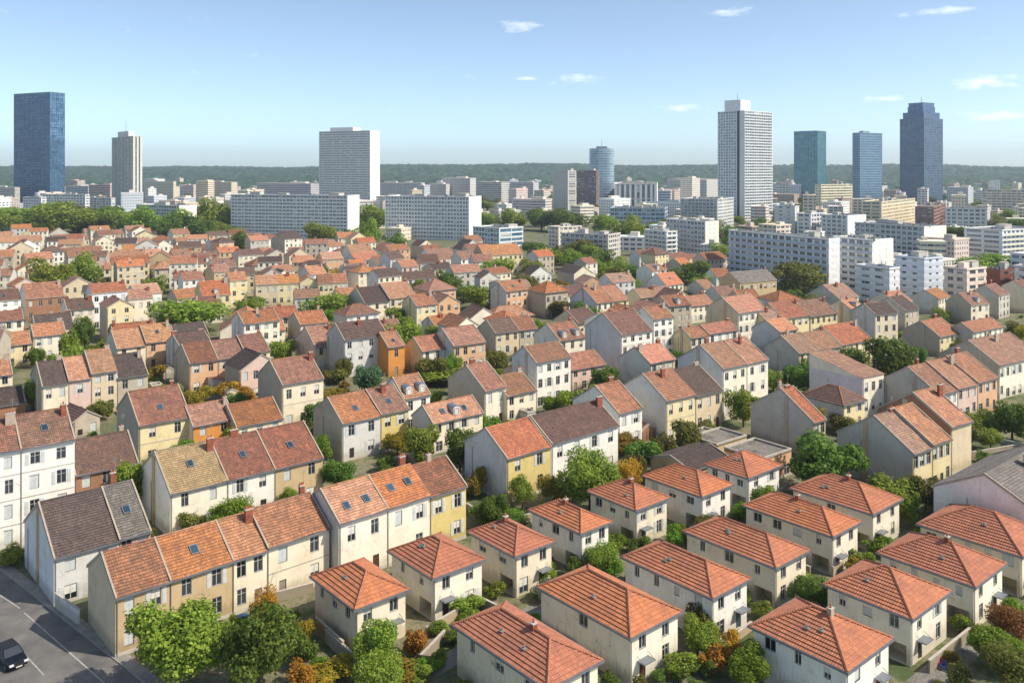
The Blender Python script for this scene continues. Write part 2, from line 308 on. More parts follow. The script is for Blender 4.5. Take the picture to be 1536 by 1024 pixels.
def house(X,Y,a,L,D,h,floors=2,wall='cream',gable=None,roof='red',kind='gable',pitch=32,label='',name='row_house',cat='house',group=None,
          nwin=None,chim=1,sky=0,dormer=0,door=True,sidewin=0,ends=(1,1),course=False,z0=0,shut=.25,ops=None,carport=False,dark=.0,win=True,backwin=False,pipe=True,fh0=None):
    r=random.Random(int(X*31+Y*17)); dist=math.hypot(X,Y); lod=0 if dist<175 else (1 if dist<330 else 2)
    root=empty(name,(X,Y,0),a); tag(root,label,cat,group); footprint(X,Y,a,L,D)
    wm=stucco(WALLS[wall],1.0); gm=stucco(WALLS[gable],1.25) if gable else wm
    fh=h/floors; W=MB(); T=math.tan(R(pitch))
    n=max(nwin or 0, 0 if lod==0 else int(L/2.6)) or max(1,int(round(L/ (2.7 if lod<1 else 2.35))))
    dn=r.randrange(n) if door else -1
    fops=[]; wins=[]
    ww=r.choice([1.1,1.2,1.2,1.3]); wh=min(2.05,fh*.62)
    if kind=='hip': ww=1.15; wh=1.85
    for k in range(floors):
        for i in range(n):
            cx=L*(i+.5)/n + (r.uniform(-.12,.12) if lod==0 else 0)
            if r.random()<dark and k>0: continue
            z=k*fh+fh*.27; w,hh=ww,wh
            if k==0 and i==dn: z=0.05; w,hh=1.0,min(2.25,fh*.8); fops.append((cx-w/2,cx+w/2,z,z+hh,.2)); wins.append((cx,z,w,hh,'door')); continue
            if k==0 and r.random()<.35: w=min(L/n*.7,1.5); z=.15; hh=min(2.1,fh*.75)
            elif k==floors-1 and floors>2: hh=wh*.85
            fops.append((cx-w/2,cx+w/2,z,z+hh,.2)); wins.append((cx,z,w,hh,'w'))
    if ops is not None: fops=[(c-w/2,c+w/2,z,z+q,.2) for c,z,w,q,t in ops]; wins=ops
    if not win: fops=[]; wins=[]
    hf = h
    wallface(W,(0,0,0),(1,0,0),L,h,fops,0)
    sops=[]; swins=[]
    if sidewin:
        for i in range(sidewin):
            cy=D*(i+.6)/(sidewin+.2); z=(floors-1)*fh+fh*.35; w=r.choice([.8,1.1,1.4]); q=r.choice([1.1,1.3,1.5])
            sops.append((D-cy-w/2,D-cy+w/2,z,z+q,.2)); swins.append((cy,z,w,q))
    if carport: sops.append((D-3.0,D-.45,0.05,2.15,2.2))
    wallface(W,(0,D,0),(0,-1,0),D,h,sops,1)
    wallface(W,(L,0,0),(0,1,0),D,h,[],1); wallface(W,(L,D,0),(-1,0,0),L,h,[],0)
    rh=h+D/2*T
    if kind=='gable':
        W.face([(0,D,h),(0,0,h),(0,D/2,rh)],1); W.face([(L,0,h),(L,D,h),(L,D/2,rh)],1)
    if kind=='front':
        rh=h+L/2*T; W.face([(0,0,h),(L,0,h),(L/2,0,rh)],0); W.face([(L,D,h),(0,D,h),(L/2,D,rh)],0)
    if kind=='barrel':
        N=10; arc=[(0,D/2-D/2*math.cos(math.pi*i/N),h+D*.30*math.sin(math.pi*i/N)) for i in range(N+1)]
        W.face([(0,p[1],p[2]) for p in arc][::-1],1); W.face([(L,p[1],p[2]) for p in arc],1)
    if course and lod<2:
        for k in range(1,floors): W.box(-.04,-.05,k*fh-.06,L+.04,.0,k*fh+.06,2,skip='b')
    if lod==0 and kind!='hip': W.box(-.03,-.04,0,L+.03,0,.45,2,skip='bd')
    W.build('wall',[wm,gm,CAP],root)
    if kind=='gable' and ends[0] and lod<2 and r.random()<.45:
        cb=MB(); y0=D*r.uniform(.3,.6); y1=y0+r.uniform(.7,1.3); zt=h+min(y0,D-y1)*T-.15; cb.box(-.16,y0,0,-.0,y1,zt,0,skip='r'); cb.build('chimney_breast',stucco(WALLS[r.choice(['stone','tan','grey','beige'])],1.5),root)
    if kind=='gable' and ends[0] and lod<2 and r.random()<.5:
        cb=MB(); y0=D*r.uniform(.55,.9); cb.tube([(-.09,y0,.1),(-.09,y0,h-.3)],.05,5); cb.build('drainpipe',PIPE,root)
    # ---- roof
    rc=ROOFS[roof]; step=.42 if lod==0 else (.6 if lod==1 else 1.0)
    tm=tiles(rc[0],rc[1],step); rm=MB(); seg=3 if lod==0 else (2 if lod==1 else 1); wob=.075 if lod==0 else .06 if lod<2 else 0
    o=.3; e=.07 if lod==0 else .09
    if kind=='hip' and lod==0: step=.5; e=.10; tm=villa_tiles(*r.choice([((190,122,88),(152,100,80)),((196,124,84),(160,104,76)),((182,116,88),(146,98,80))]))
    if kind=='hip':
        o=.38; z=h+.05; lz=z-o*T
        A,B,Cc,Dd=(-o,-o,z),(L+o,-o,z),(L+o,D+o,z),(-o,D+o,z)
        if D>=L: m=(L/2+o); r1=(L/2,-o+m,z+m*T); r2=(L/2,D+o-m,z+m*T)
        else: m=(D/2+o); r1=(-o+m,D/2,z+m*T); r2=(L+o-m,D/2,z+m*T)
        if D<L:
            slope(rm,A,B,r2,r1,0,step,e); slope(rm,Cc,Dd,r1,r2,0,step,e); slope(rm,Dd,A,r1,r1,0,step,e); slope(rm,B,Cc,r2,r2,0,step,e)
            hips=[(A,r1),(Dd,r1),(B,r2),(Cc,r2),(r1,r2)]
        else:
            slope(rm,A,B,r1,r1,0,step,e); slope(rm,Cc,Dd,r2,r2,0,step,e); slope(rm,Dd,A,r1,r2,0,step,e); slope(rm,B,Cc,r2,r1,0,step,e)
            hips=[(A,r1),(B,r1),(Cc,r2),(Dd,r2),(r1,r2)]
        rm.face([(-o,-o,z-.02),(-o,D+o,z-.02),(L+o,D+o,z-.02),(L+o,-o,z-.02)],1)
        rf=rm.build('roof',[tm,CAP],root)
        cp=MB()
        for P,Q in hips: capline(cp,Vector(P)+Vector((0,0,e)),Vector(Q)+Vector((0,0,e)),.15,.12,0)
        cp.build('ridge_cap',villa_tiles((176,110,78),(136,90,70)),rf)
        if lod==0:
            for q in range(r.choice([1,2])):
                vx=L*r.uniform(.18,.3); vy=D*r.uniform(.3,.7); vz=h+(vx+o)*T+.1; vm=MB(); vm.tube([(vx,vy,vz-.1),(vx,vy,vz+.3)],.11,7); vm.box(vx-.28,vy-.3,vz-.02,vx+.28,vy+.3,vz+.08); vm.build('roof_vent',PIPE,rf)
        g=MB()                                            # fascia and gutter all round
        for (x0,y0,x1,y1) in ((-o-.14,-o-.14,L+o+.14,-o),(-o-.14,D+o,L+o+.14,D+o+.14),(-o-.14,-o,-o,D+o),(L+o,-o,L+o+.14,D+o)): g.box(x0,y0,z-.2,x1,y1,z+.05,0)
        g.build('gutter',[GUTTER],root)
    elif kind in('gable','front'):
        if kind=='gable':
            s0=-.12 if ends[0] else .003; s1=L+.12 if ends[1] else L-.003
            fa=[(s0,-o,h-o*T+.08),(s1,-o,h-o*T+.08),(s1,D/2,rh+.08),(s0,D/2,rh+.08)]; fb=[(s1,D+o,h-o*T+.08),(s0,D+o,h-o*T+.08),(s0,D/2,rh+.08),(s1,D/2,rh+.08)]
        else:
            s0,s1=-.2,D+.1
            fa=[(-o,s1,h-o*T+.08),(-o,s0,h-o*T+.08),(L/2,s0,rh+.08),(L/2,s1,rh+.08)]; fb=[(L+o,s0,h-o*T+.08),(L+o,s1,h-o*T+.08),(L/2,s1,rh+.08),(L/2,s0,rh+.08)]
        for q in (fa,fb):
            slope(rm,*q,0,step,e,seg,wob if not (ends[0]==0 and ends[1]==0) else wob*.7,r)
            rm.face([Vector(p)-Vector((0,0,.2)) for p in q][::-1],1)
            for i,j in ((0,1),(1,2),(3,0)):
                P,Q=Vector(q[i]),Vector(q[j]); rm.face([P-Vector((0,0,.2)),Q-Vector((0,0,.2)),Q+Vector((0,0,.03)),P+Vector((0,0,.03))],1)
        rf=rm.build('roof',[tm,CAP],root)
        if lod<2:
            cp=MB(); ze=Vector((0,0,.08))
            if kind=='gable': capline(cp,(s0,D/2,rh+.12),(s1,D/2,rh+.12),.16,.13,0)
            else: capline(cp,(L/2,s0,rh+.12),(L/2,s1,rh+.12),.16,.13,0)
            cp.build('ridge_cap',tiles((rc[0][0]-10,rc[0][1]-8,rc[0][2]-6),rc[1],.42),rf)
            if kind=='gable':
                for sx in ((0.02,) if not ends[1] else (0.02,L-.02)):
                    vb=MB()
                    for y0,y1,za,zb in ((-o,D/2,h-o*T+.1,rh+.12),(D+o,D/2,h-o*T+.1,rh+.12)):
                        w=.11; P,Q=Vector((sx,y0,za)),Vector((sx,y1,zb)); X1=Vector((w,0,0)); Zt=Vector((0,0,.16))
                        vb.face([P-X1+Zt,P+X1+Zt,Q+X1+Zt,Q-X1+Zt],0); vb.face([P-X1,P-X1+Zt,Q-X1+Zt,Q-X1],0); vb.face([P+X1,Q+X1,Q+X1+Zt,P+X1+Zt],0); vb.face([P-X1,P+X1,P+X1+Zt,P-X1+Zt],0)
                    vb.build('verge',[VERGE],root)
        if lod<2 and kind=='gable':
            g=MB(); g.box(s0,-o-.15,h-o*T-.08,s1,-o,h-o*T+.10,0); g.box(0,-.06,h-.16,L,-.0,h+.0,1,skip='b'); g.build('gutter',[GUTTER,GUTTER],root)
    elif kind=='flat':
        rm.box(.0,.0,h-.3,L,D,h-.05,0); 
        for q in ((-.05,-.05,L+.05,.25),(-.05,D-.25,L+.05,D+.05),(-.05,.25,.25,D-.25),(L-.25,.25,L+.05,D-.25)): rm.box(q[0],q[1],h,q[2],q[3],h+.35,1)
        rf=rm.build('roof',[mixed('flat_roof',(128,120,110),(96,90,84),(150,146,138),.3,2.),CAP],root)
    elif kind=='shed':
        T=math.tan(R(pitch*.4)); W2=MB()
        slope(rm,(-.2,-.2,h+.05),(L+.2,-.2,h+.05),(L+.2,D+.2,h+.05+D*T),(-.2,D+.2,h+.05+D*T),0,step,e,seg,wob,r)
        rm.face([(0,D,h),(0,0,h),(0,D,h+D*T)],1); rm.face([(L,0,h),(L,D,h),(L,D,h+D*T)],1); rm.face([(L,D,h),(0,D,h),(0,D,h+D*T),(L,D,h+D*T)],1)
        rf=rm.build('roof',[tm,wm],root)
    elif kind=='barrel':
        arc2=[(p[1]*1.0,p[2]+.1) for p in arc]
        for i in range(N):
            (y0,z0_),(y1,z1_)=arc2[i],arc2[i+1]; rm.face([(-.15,y0,z0_),(L+.15,y0,z0_),(L+.15,y1,z1_),(-.15,y1,z1_)],0,[(0,i),(L,i),(L,i+1),(0,i+1)])
        rf=rm.build('roof',[tm,CAP],root)
    # ---- openings filled
    for cx,z,w,q,t in wins:
        if t=='door': link('door',door_mesh(w,q,r.randrange(4)),root,(cx,.2,z)); continue
        u=r.random(); st=1 if u<shut*.8 else (2 if u<shut+.25 else 0)
        wo=link('window',window_mesh(w,q,st),root,(cx,.2,z))
        if st!=1 and lod<2 and r.random()<(.3 if kind!='hip' else .16):
            for s in (-1,1):
                if 0<cx+s*(w/2+.55)<L: link('shutter',shutter_mesh(.45,q),wo,(s*(w/2+.16+.22),-.2,0))
    for cy,z,w,q in swins: link('window',window_mesh(w,q,r.choice([0,0,2,1])),root,(.2,cy,z),-math.pi/2)
    if kind=='hip' and lod==0:
        for cx,z,w,q,t in wins:
            if t=='door': cn=MB(); cn.box(cx-.9,-1.1,z+q+.12,cx+.9,.0,z+q+.24); cn.tube([(cx-.85,-1.05,z+q+.15),(cx-.85,-.02,z+q+.7)],.03,5); cn.tube([(cx+.85,-1.05,z+q+.15),(cx+.85,-.02,z+q+.7)],.03,5); cn.build('door_canopy',GUTTER,root)
    if lod<2 and pipe:
        p=MB(); x=.12 if kind=='hip' else (.2 if ends[0] else .08); p.tube([(x,-.1,.1),(x,-.1,h-.05)],.055,6); p.build('drainpipe',PIPE,root)
    if kind=='hip' and name=='hipped_house' and r.random()<.4: chimney(rf,L*.5,D*r.uniform(.35,.65),h+L/2*T-.4,h+L/2*T+.8,r.random()<.5,.6,.5,1)
    if kind=='gable' and chim and dist<520:
        for c in range(chim):
            x=(L-.7 if c==0 else .7) if r.random()<.75 else L*.5; y=D*r.choice([.38,.5,.62]); br=r.random()<.55
            zt=rh+r.uniform(.5,1.1); chimney(rf,x,y,rh-abs(y-D/2)*T-.3,zt,br,r.choice([.7,1.0,1.3]),.5,r.choice([1,2,3]) if lod<2 else 1)
            if lod<2 and r.random()<.6:
                m=MB(); m.tube([(x+.3,y,zt-.3),(x+.3,y,zt+2.2)],.025,4)
                for q in range(5): m.tube([(x+.3-.35,y,zt+1.5+q*.15),(x+.3+.35,y,zt+1.5+q*.15)],.015,4)
                m.build('antenna',PIPE,rf)
    for k in range(sky):
        x=L*(k+.7)/(sky+.4); t=r.uniform(.35,.55); y=t*D/2; z=h+y*T+.14
        s=MB(); s.box(-.5,-.65,0,.5,.65,.1,1); s.box(-.4,-.55,.1,.4,.55,.115,0); q=s.build('skylight',[glass(1),GUTTER],rf,(x,y,z)); q.rotation_euler=(math.atan(T),0,0)
    for k in range(dormer):
        x=L*(k+.5)/dormer; y0=.5; zb=h+y0*T; hd=1.5; y1=y0+hd/T if T>.3 else y0+3
        s=MB(); s.box(x-.75,y0,zb-.2,x+.75,y0+.05,zb+hd,0); s.box(x-.75,y0+.05,zb-.2,x-.69,y1,zb+hd,0); s.box(x+.69,y0+.05,zb-.2,x+.75,y1,zb+hd,0)
        N=5
        for i in range(N):
            f=lambda i:(x-.95*math.cos(math.pi*i/N),zb+hd+.02+.45*math.sin(math.pi*i/N)); (xa,za),(xb,zb2)=f(i),f(i+1)
            s.face([(xa,y0-.15,za),(xb,y0-.15,zb2),(xb,y1+.6,zb2),(xa,y1+.6,za)],1); 
        s.face([(x-.95*math.cos(math.pi*i/N),y0-.02,zb+hd+.02+.45*math.sin(math.pi*i/N)) for i in range(N+1)][::-1],0)
        dm=s.build('dormer',[WHITE,ZINC],rf); link('window',window_mesh(.9,1.1,0),dm,(x,y0+.09,zb+.25))
    HID[0]+=1
    return root
def rayfit(X,Y,dx,dy,px):
    k=(px-CX)/F; return (k*Y-X)/(dx-k*dy)
def row(x,y,h,units,xl=None,D=None,a=40,**kw):
    """terrace whose near eave corner projects at (x,y); units: (x_right, wall, roof, extra height, label, options)."""
    a=R(a); u=(math.cos(a),math.sin(a)); v=(-u[1],u[0]); X,Y=G(x,y,h)
    if xl is not None and D is None: D=rayfit(X,Y,v[0],v[1],xl)
    if D is None: D=9.0
    if not 6<=D<=15: print('ROW D', x,y,round(D,1)); D=min(max(D,6.5),15)
    t=0; out=[]
    for i,(xr,wl,rf,dh,label,op) in enumerate(units):
        t1=rayfit(X,Y,u[0],u[1],xr); L=t1-t
        if not 2.5<L<40: print('ROW L',x,y,xr,round(L,1)); L=min(max(L,3),25); t1=t+L
        k=dict(kw); k.update(op); k.setdefault('ends',(1 if i==0 else 0, 1 if i==len(units)-1 else 0)); back=k.pop('back',0)
        out.append(house(X+u[0]*t-u[1]*back,Y+u[1]*t+u[0]*back,a,L-.006,k.pop('D',D),h+dh,wall=wl,roof=rf,label=label,**k)); t=t1
    return out
# ---------------------------------------------------------------- vegetation
def crown_mesh(seed,n,leaf,lobes,flat=1.0,name='crown'):
    g=np.random.default_rng(seed); L=[]
    for i in range(lobes):
        th=g.uniform(0,6.283); z=g.uniform(-.75,.8); rr=math.sqrt(1-z*z)*g.uniform(.35,.86); L.append((rr*math.cos(th),rr*math.sin(th),z*.62,g.uniform(.2,.44)))
    L.append((0,0,0,.55)); L=np.array(L); w=L[:,3]**2; idx=g.choice(len(L),n,p=w/w.sum())
    d=g.normal(size=(n,3)); d/=np.linalg.norm(d,axis=1)[:,None]
    tuft=1+.26*np.sin(d[:,0]*9+idx)*np.sin(d[:,1]*8+idx*2)*np.sin(d[:,2]*9)
    rad=L[idx,3]*tuft*(g.uniform(0.1,1,n)**.28)*1.02
    c=L[idx,:3]+d*rad[:,None]; c[:,2]*=flat
    nrm=d*.75+g.normal(size=(n,3))*.55+np.array([0,0,.35]); nrm/=np.linalg.norm(nrm,axis=1)[:,None]
    t=np.cross(nrm,g.normal(size=(n,3))); t/=np.linalg.norm(t,axis=1)[:,None]; b=np.cross(nrm,t)
    s=(leaf*g.uniform(.4,1.5,n))[:,None]
    V=np.stack([c-t*s,c-b*s*.6+t*s*.1,c+t*s,c+b*s*.6+nrm*s*.25],1).reshape(-1,3)
    me=bpy.data.meshes.new(name); me.vertices.add(4*n); me.vertices.foreach_set('co',V.ravel())
    me.loops.add(4*n); me.loops.foreach_set('vertex_index',np.arange(4*n)); me.polygons.add(n); me.polygons.foreach_set('loop_start',np.arange(0,4*n,4)); me.polygons.foreach_set('loop_total',np.full(n,4))
    me.update(); me.validate(); me.materials.append(BARK); return me
CR={}
def crown(cls,i):
    k=(cls,i)
    if k not in CR:
        n,lf,lb={'near':(15000,.038,22),'mid':(6500,.055,16),'far':(4200,.058,14),'shrub':(3500,.065,9),'airy':(5000,.045,14)}[cls]
        CR[k]=crown_mesh(hash(k[0].encode()[0])+i*7+n,n,lf,lb)
    return CR[k]
LEAF={'green':((100,126,40),(166,180,72)),'dark':((72,102,38),(126,148,60)),'bright':((92,130,34),(140,166,52)),'olive':((98,104,46),(136,132,62)),'autumn':((170,124,44),(204,160,60)),
      'yellow':((150,140,40),(184,168,56)),'rust':((124,84,48),(160,112,62)),'blue':((72,100,66),(112,138,96)),'mixed':((110,112,40),(168,132,46)),'silver':((110,124,92),(150,158,120))}
def trunkmesh(i):
    k=('trunk',i)
    if k not in CR:
        r=random.Random(i+3); b=MB(); b.tube([(0,0,-.2),(.02,0,.4),(.04,.02,1.0)],[.085,.06,.045],8)
        for j in range(6):
            th=j*1.05+r.random(); b.tube([(.03,.01,.55+j*.07),(.22*math.cos(th),.22*math.sin(th),.95+j*.05),(.5*math.cos(th),.5*math.sin(th),1.25+r.random()*.3)],[.035,.022,.008],5)
        CR[k]=b.mesh('trunk',BARK)
    return CR[k]
TREES=[]
def tree_at(X,Y,w,h,leaf,label,name='tree',cat='tree',group=None,z=0,shrub=False,foot=True):
    dist=math.hypot(X,Y); i=rnd.randrange(4)
    if not shrub and dist>300: w*=1.12; h*=1.05
    cls='shrub' if shrub else ('near' if dist<150 else ('mid' if dist<300 else 'far'))
    if leaf in('autumn','rust','mixed') and not shrub and dist<160: cls='airy'
    root=empty(name,(X,Y,z),rnd.uniform(0,6.28)); tag(root,label,cat,group); TREES.append(root)
    lm=leafmat(*LEAF[leaf]); ch=h*(1.04 if shrub else (.90 if dist<200 else 1.0)); w=w*1.12
    c=link('crown' if not shrub else 'foliage',crown(cls,i),root,(0,0,h-ch/2)); c.scale=(w/2*1.0,w/2*1.0,ch/2/ .95)
    c.material_slots[0].link='OBJECT'; c.material_slots[0].material=lm
    t=link('trunk' if not shrub else 'stem',trunkmesh(i%3),root,(0,0,0)); zt=(h-ch/2); t.scale=(w*.45,w*.45,zt/1.3 if not shrub else h*.6)
    if foot: FOOT.append((X,Y,0,w*.38,w*.38,2))
    return root
def tree(px,py,wpx,hpx,leaf,label,**k):
    """crown width/height in photo pixels of a tree whose base meets the ground at (px,py)."""
    X,Y=G(px,py); s=Y/F; return tree_at(X,Y,wpx*s,hpx*s,leaf,label,**k)
def shrub(px,py,wpx,hpx,leaf,label,**k):
    X,Y=G(px,py); s=Y/F; return tree_at(X,Y,wpx*s,hpx*s,leaf,label,name='shrub',cat='shrub',shrub=True,foot=False,**k)
def wallseg(p,q,h,label,mat='stone',t=.22,name='garden_wall',cat='garden wall'):
    (x0,y0),(x1,y1)=G(*p),G(*q); L=math.hypot(x1-x0,y1-y0); b=MB(); b.box(0,0,-.1,L,t,h,0); b.box(-.04,-.04,h,L+.04,t+.04,h+.08,1)
    o=b.build(name,[stucco(WALLS[mat],1.5),CAP],None,(x0,y0,0),math.atan2(y1-y0,x1-x0)); tag(o,label,cat); return o
# ---------------------------------------------------------------- big buildings
def placebox(xc,ytop,xl,xr,ybase,a):
    a=R(a); Y=F*H/(ybase-HY); X=(xc-CX)/F*Y; h=H-(ytop-HY)*Y/F; u=(math.cos(a),math.sin(a)); v=(-u[1],u[0])
    D=rayfit(X,Y,v[0],v[1],xl); L=rayfit(X,Y,u[0],u[1],xr); 
    if not (3<D<200 and 3<L<200): print('BOX',xc,ytop,round(L),round(D))
    return X,Y,a,min(max(L,6),190),min(max(D,6),190),h
def storeymesh(L,D,fh,sp,bay_l,bay_f,pier,bal,end_f=False,end_l=False,seed=0):
    """one storey's spandrels, piers and balconies round a dark glazed core (front: y=0 side, left: x=0 side)."""
    b=MB(); t=.35; s=fh*sp
    b.box(-t,-t,0,L+t,0,s,0); b.box(-t,0,0,0,D,s,0); b.box(L,0,0,L+t,D,s,0); b.box(-t,D,0,L+t,D+t,s,0)
    rb=random.Random(seed)
    if not end_l:
        for i in range(bay_l):
            if rb.random()<(.38 if pier>.25 else 0): c=D*i/bay_l; b.box(-t*.25,c+.2,fh-(fh-s)*rb.uniform(.25,.9),-.02,c+D/bay_l*rb.choice([.48,.95]),fh,1)
    if not end_f:
        for i in range(bay_f):
            if rb.random()<(.38 if pier>.25 else 0): c=L*i/bay_f; b.box(c+.2,-t*.25,fh-(fh-s)*rb.uniform(.25,.9),c+L/bay_f*.95,-.02,fh,1)
    def piers(n,ax,ln):
        for i in range(n+1):
            c=ln*i/n; p=pier/2 if 0<i<n else pier
            x0,x1=max(c-p,-t if ax else 0),min(c+p,ln)
            if ax: b.box(x0,-t+.05,s,x1,0,fh,0)
            else: b.box(-t+.05,x0,s,0,x1,fh,0)
    if end_f: b.box(-t,-t,s,L+t,0,fh,0); 
    else: piers(bay_f,1,L)
    if end_l: b.box(-t,0,s,0,D,fh,0)
    else: piers(bay_l,0,D)
    b.box(L,0,s,L+t,D,fh,0)
    for x in range(bay_l):
        if end_l: break
        c=D*(x+.5)/bay_l; b.box(-t*.4,c-.05,s,0,c+.05,fh,1)
    if bal:
        for side in bal:
            if side=='l': b.box(-t-1.1,.3,0,-t,D-.3,.15,0); b.box(-t-1.15,.3,.15,-t-1.1,D-.3,1.05,2)
            if side=='f': b.box(.3,-t-1.1,0,L-.3,-t,.15,0); b.box(.3,-t-1.15,.15,L-.3,-t-1.1,1.05,2)
    return b
def block(xc,ytop,xl,xr,ybase,a,label,name='apartment_block',cat='apartment block',wall=(214,216,220),end=(230,222,206),fh=2.9,sp=.42,bayl=3.2,bayf=3.2,pier=.5,bal='',end_f=False,end_l=False,
          glasscol=None,plant=1,green=False,mast=0,group=None,rail=(190,190,190),endwin=True,box_=None,hut=None):
    X,Y,a,L,D,h=box_ or placebox(xc,ytop,xl,xr,ybase,a); n=max(2,int(round(h/fh))); fh=h/n
    root=empty(name,(X,Y,0),a); tag(root,label,cat,group); footprint(X,Y,a,L,D,3)
    core=MB(); core.box(0.01,0.01,0,L-.01,D-.01,h-.1,0)
    gm=tower_glass(*glasscol,fh) if glasscol else tower_glass((62,72,84),(150,160,172),fh)
    core.build('glazing',gm,root)
    lift=lambda c:tuple(min(244,int(q*1.09+4)) for q in c) if min(c)>160 else c
    wm=stucco(lift(wall),.5); em=stucco(lift(end),.5)
    mk_=lambda q:storeymesh(L,D,fh,sp,max(2,int(D/bayl)),max(1,int(L/bayf)),pier,bal,end_f,end_l,q).mesh('storey',[wm,FRAME,plain(rail,.6,.0,'railing_panel')])
    sms=[mk_(q) for q in range(4 if n>4 and name!='office_tower' else 2)]; r4=random.Random(int(X)+n)
    for k in range(n): link('storey',r4.choice(sms),root,(0,0,k*fh))
    if end_f:
        e=MB(); ops=[]
        if endwin:
            for k in range(n):
                for cx in (L*.35,L*.68): ops.append((cx-.6,cx+.6,k*fh+fh*.35,k*fh+fh*.8,.25))
        wallface(e,(-.36,-.42,0),(1,0,0),L+.74,h,ops,0); e.box(-.36,-.42,h,L+.38,-.36,h+.8,0); 
        e.build('end_wall',[em],root)
        if endwin:
            q=MB()
            for o in ops: q.box(o[0]-.36,-.22,o[2],o[1]-.36,-.2,o[3],0)
            q.build('end_windows',[glass(0)],root)['kind']='stuff'
    rf=MB(); t=.38; rf.box(-t,-t,h,L+t,D+t,h+.25,0); 
    for q in ((-t,-t,L+t,-t+.3),(-t,D+t-.3,L+t,D+t),(-t,-t+.3,-t+.3,D+t-.3),(L+t-.3,-t+.3,L+t,D+t-.3)): rf.box(q[0],q[1],h+.25,q[2],q[3],h+1.0,1)
    r=rf.build('roof',[mixed('flat_roof',(128,120,110),(96,90,84),(150,146,138),.3,2.),wm],root)
    rr=random.Random(int(X+Y))
    for k in range(plant):
        w,d,hh=rr.uniform(3,min(9,L*.6)),rr.uniform(3,min(10,D*.3)),rr.uniform(1.8,3.4)
        x,y=rr.uniform(.5,max(.6,L-w-.5)),rr.uniform(1,max(1.1,D-d-1)); m=MB(); m.box(x,y,h+.25,x+w,y+d,h+hh,0); m.box(x-.1,y-.1,h+hh,x+w+.1,y+d+.1,h+hh+.15,1); m.build('plant_room',[stucco((198,196,190)),CAP],r)
    for k in range(0 if 'tower' in name else 5):
        w=rr.uniform(.8,2.); x,y=rr.uniform(.5,max(.6,L-w-.6)),rr.uniform(.6,max(.7,D-w-.6)); m=MB(); m.box(x,y,h+.25,x+w,y+w,h+rr.uniform(.9,1.9),0); m.box(x+.1,y+.1,h+.2,x+.25,y+.25,h+rr.uniform(2.,3.2),0); m.build('roof_unit',[GUTTER],r)
    if hut:
        x0,x1,y0,y1,hh=hut; m=MB(); m.box(x0*L,y0*D,h+.25,x1*L,y1*D,h+hh,0); m.build('plant_room',[wm],r)
        if mast: m=MB(); m.tube([((x0+x1)/2*L,(y0+y1)/2*D,h+hh),((x0+x1)/2*L,(y0+y1)/2*D,h+hh+mast)],[.35,.12],6); m.build('mast',GUTTER,r)
    if green:
        g=MB()
        me=crown('shrub',0)
        for k in range(int(D/3)):
            c=link('roof_plant',me,r,(rr.uniform(.5,L-.5)*.25+.3,3*k+rr.uniform(0,2),h+.7)); s=rr.uniform(.5,1.2); c.scale=(s,s*1.6,s*.8); c.material_slots[0].link='OBJECT'; c.material_slots[0].material=leafmat(*LEAF[rr.choice(['olive','green','rust'])])
    return root
def farblock(X,Y,a,L,D,h,col,label,style=0,group=None,name='apartment_block',cat='apartment block'):
    r=random.Random(int(X*3+Y)); root=empty(name,(X,Y,0),a); tag(root,label,cat,group); footprint(X,Y,a,L,D,3)
    st=[(2.6,2.9,.5,.42),(3.4,3.0,.92,.38),(2.2,2.9,.42,.5),(4.5,3.1,.7,.45)][style]
    b=MB(); b.box(0,0,0,L,D,h,0,skip='td'); b.build('wall',far_facade(col,*st),root)
    t=MB(); t.box(-.3,-.3,h,L+.3,D+.3,h+.9,0)
    rf=t.build('roof',[stucco((min(col[0]+10,235),col[1],col[2]),.6)],root)
    m=MB(); w,d=L*r.uniform(.25,.5),D*r.uniform(.2,.4); x,y=r.uniform(.5,L-w-.5),r.uniform(.5,D-d-.5); m.box(x,y,h+.9,x+w,y+d,h+.9+r.uniform(1.5,3),0); m.build('plant_room',[stucco((206,200,190),.6)],rf)
    return root
def fbox(xc,ytop,xl,xr,ybase,a,col,label,style=0,**k):
    X,Y,a,L,D,h=placebox(xc,ytop,xl,xr,ybase,a); return farblock(X,Y,a,L,D,h,col,label,style,**k)
# ================================================================ THE HOUSES, front to back
E={}
TR='terrace of tiled houses'
row(173,895,6.9,[(255,'tan','brick',0,'tan corner house with windowless gable beside the street, brick-red roof',dict(chim=0,nwin=2,shut=.8,door=False)),
 (349,'tan','orange',0,'tan house with ribbed orange roof, second from the street gable',dict(chim=0,nwin=2,door=False,sky=1)),
 (401,'cream','orange',0,'narrow cream house with orange roof, third from the street gable',dict(nwin=2,chim=1)),
 (494,'cream','red',.25,'cream house with red roof just below the taller three-window white house',dict(nwin=2,chim=1,course=True))],D=10.2,a=42,gable='beige',group='front terrace by the street')
row(508,784,8.2,[(581,'ivory','orange',0,'tall white house with two skylights on the left of its orange roof pair',dict(sky=2,nwin=2,chim=0)),
 (645,'ivory','orange',.0,'tall white house with twin skylights next to the tan house',dict(sky=2,nwin=2,chim=1)),
 (699,'ochre','brick',-.3,'mustard-walled house at the right end of the tall white pair',dict(nwin=2,chim=1,floors=2))],D=9.8,a=42,gable='pale grey',group='tall white front houses')
row(80.7,836,6.2,[(179,'pale grey','dark',0,'grey gabled house with dark brown roof beside the street',dict(chim=0,nwin=2,shut=.9,sidewin=0)),
 (226,'stone','grey',.1,'low house under a plain grey roof behind the grey gabled house',dict(chim=1,nwin=2,sky=1))],xl=31,a=42,gable='bluewhite')
